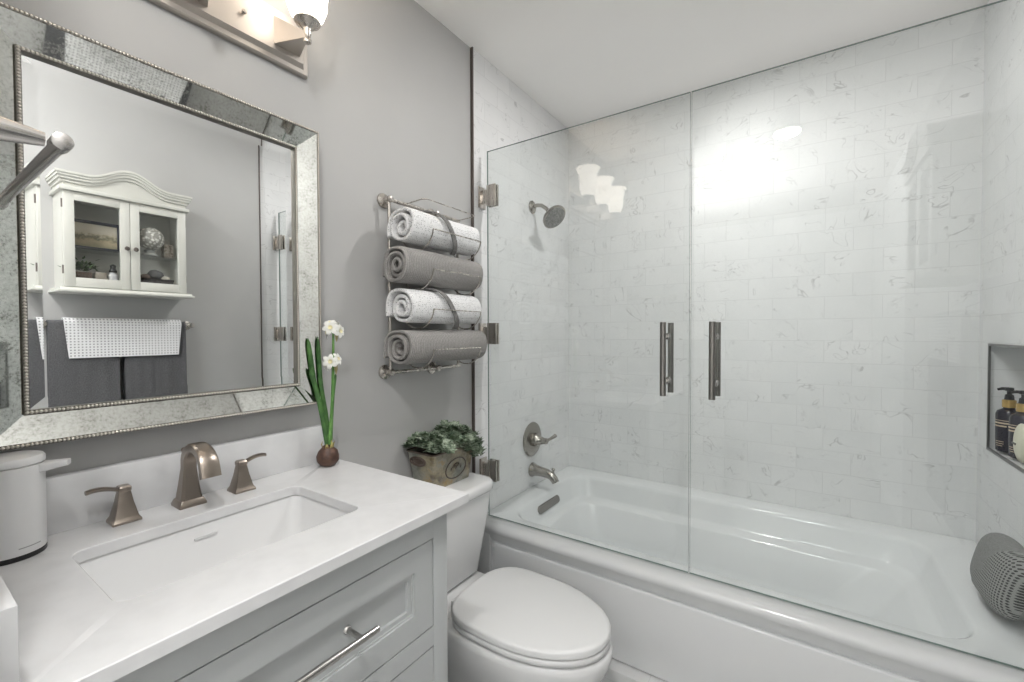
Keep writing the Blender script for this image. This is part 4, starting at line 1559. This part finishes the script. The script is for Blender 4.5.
loft(bm, [rr2(1.5230, 1.5770, 0.742, 0.868, 0.008, ZL), rr2(1.5180, 1.5820, 0.736, 0.874, 0.008, ZL + 0.036), rr2(1.5220, 1.5780, 0.740, 0.870, 0.008, ZL + 0.036), rr2(1.550, 1.5750, 0.743, 0.867, 0.008, ZL + 0.018)])
wk = mat('dark_wicker', (0.03, 0.024, 0.02), 0.7)
k = NT(wk)
v = k.n('ShaderNodeTexChecker', i_Scale=160.0)
v.inputs[1].default_value = (0.055, 0.045, 0.04, 1)
v.inputs[2].default_value = (0.012, 0.01, 0.01, 1)
k.l(k.obj(), v.inputs[0])
k.l(v.outputs[0], k.b.inputs['Base Color'])
obj('basket', bm, wk, t)
for (nm, lb, ct_, c_, r_, sc_, cc) in (
        ('brown_stone', 'round brown stone lying at the left in the woven basket', 'stone', (1.550, 0.765, ZL + 0.043), 0.022, (1, 1, .8), (0.16, 0.12, 0.10)),
        ('grey_stone_bowl', 'grey stone lying in the middle of the woven basket', 'stone', (1.550, 0.805, ZL + 0.056), 0.031, (.8, 1.1, .9), (0.12, 0.12, 0.12)),
        ('white_shell', 'white rounded shell at the right in the woven basket', 'shell', (1.546, 0.842, ZL + 0.042), 0.018, (1, 1.2, .75), (0.72, 0.68, 0.6))):
    bm = BM()
    sphere(bm, (0, 0, 0), r_, 2, sc_)
    for v_ in bm.verts:
        v_.co *= 1 + 0.15 * noise.noise(v_.co * 50)
    tag(obj(nm, bm, noisy(nm + '_skin', cc, tuple(q * 1.3 for q in cc), 50, 0.6), world=False, sharp=3), lb, ct_).location = c_

# ------------------------------------------------------------------ towel bar across the room with hanging towels
hb = thing('long_towel_bar', 'nickel towel bar under the cream cabinet, reflected in the mirror', 'towel bar', (1.62, 0.70, 1.318))
for yy in (0.425, 0.968):
    bm = BM()
    lathe(bm, [(0.024, 0.0005), (0.023, 0.006), (0.013, 0.012), (0.009, 0.05), (0.012, 0.058), (0.013, 0.072), (0.010, 0.082)], (RX, yy, 1.318), (-1, 0, 0), 22)
    obj('post', bm, NICKEL, hb)
bm = BM()
cyl(bm, (1.587, 0.425, 1.318), (1.587, 0.968, 1.318), 0.0075, seg=16)
obj('bar', bm, NICKEL, hb)


def hanging(name, label, y0, y1, zf, zbk, m, gap, th, amp, seed, inset=0.0, group=None):
    """cloth draped over the bar: front drop to zf, back drop to zbk"""
    n = 44
    bm = BM()
    def prof(r):
        p = [(1.587 - r, zf + (1.318 - zf) * k / 14) for k in range(15)]
        for k in range(1, 9):
            a = PI - PI * k / 9
            p.append((1.587 + r * math.cos(a), 1.318 + r * math.sin(a)))
        p += [(1.587 + r, 1.318 - (1.318 - zbk) * k / 10) for k in range(11)]
        return p
    po, pi_ = prof(gap + th), prof(gap)
    loops = []
    for i in range(n + 1):
        f = i / n
        y = y0 + (y1 - y0) * f
        row = []
        for q, lst in enumerate((po, list(reversed(pi_)))):
            for (x, z) in lst:
                drop = max(0.0, 1.318 - z)
                wob = amp * math.sin(f * 9 + seed) * min(1, drop / 0.15) * (0.6 + 0.4 * math.sin(f * 23 + seed * 2))
                yy = y + (0.5 - f) * 2 * inset * min(1, drop / 0.15)
                row.append(Vector((x - abs(wob) if x < 1.587 else x + abs(wob) * 0.5, yy, z)))
        loops.append(row)
    loft(bm, loops)
    o = obj(name, bm, m, origin=(1.587, (y0 + y1) / 2, 1.318), sharp=1.3)
    return tag(o, label, 'towel', group)


hanging('bath_towel', 'wider charcoal bath towel at the left of the mirrored towel bar', 0.437, 0.668, 0.60, 0.68, T_CHAR, 0.0085, 0.010, 0.002, 1.0, group='charcoal bath towels')
hanging('bath_towel', 'narrower charcoal bath towel at the right of the mirrored towel bar', 0.688, 0.935, 0.58, 0.66, T_CHAR, 0.0085, 0.010, 0.004, 2.0, group='charcoal bath towels')
hanging('hand_towel', 'white waffle hand towel laid over the charcoal bath towels', 0.484, 0.913, 1.168, 1.20, WAFFLE, 0.0235, 0.006, 0.0005, 0.5, inset=0.014)
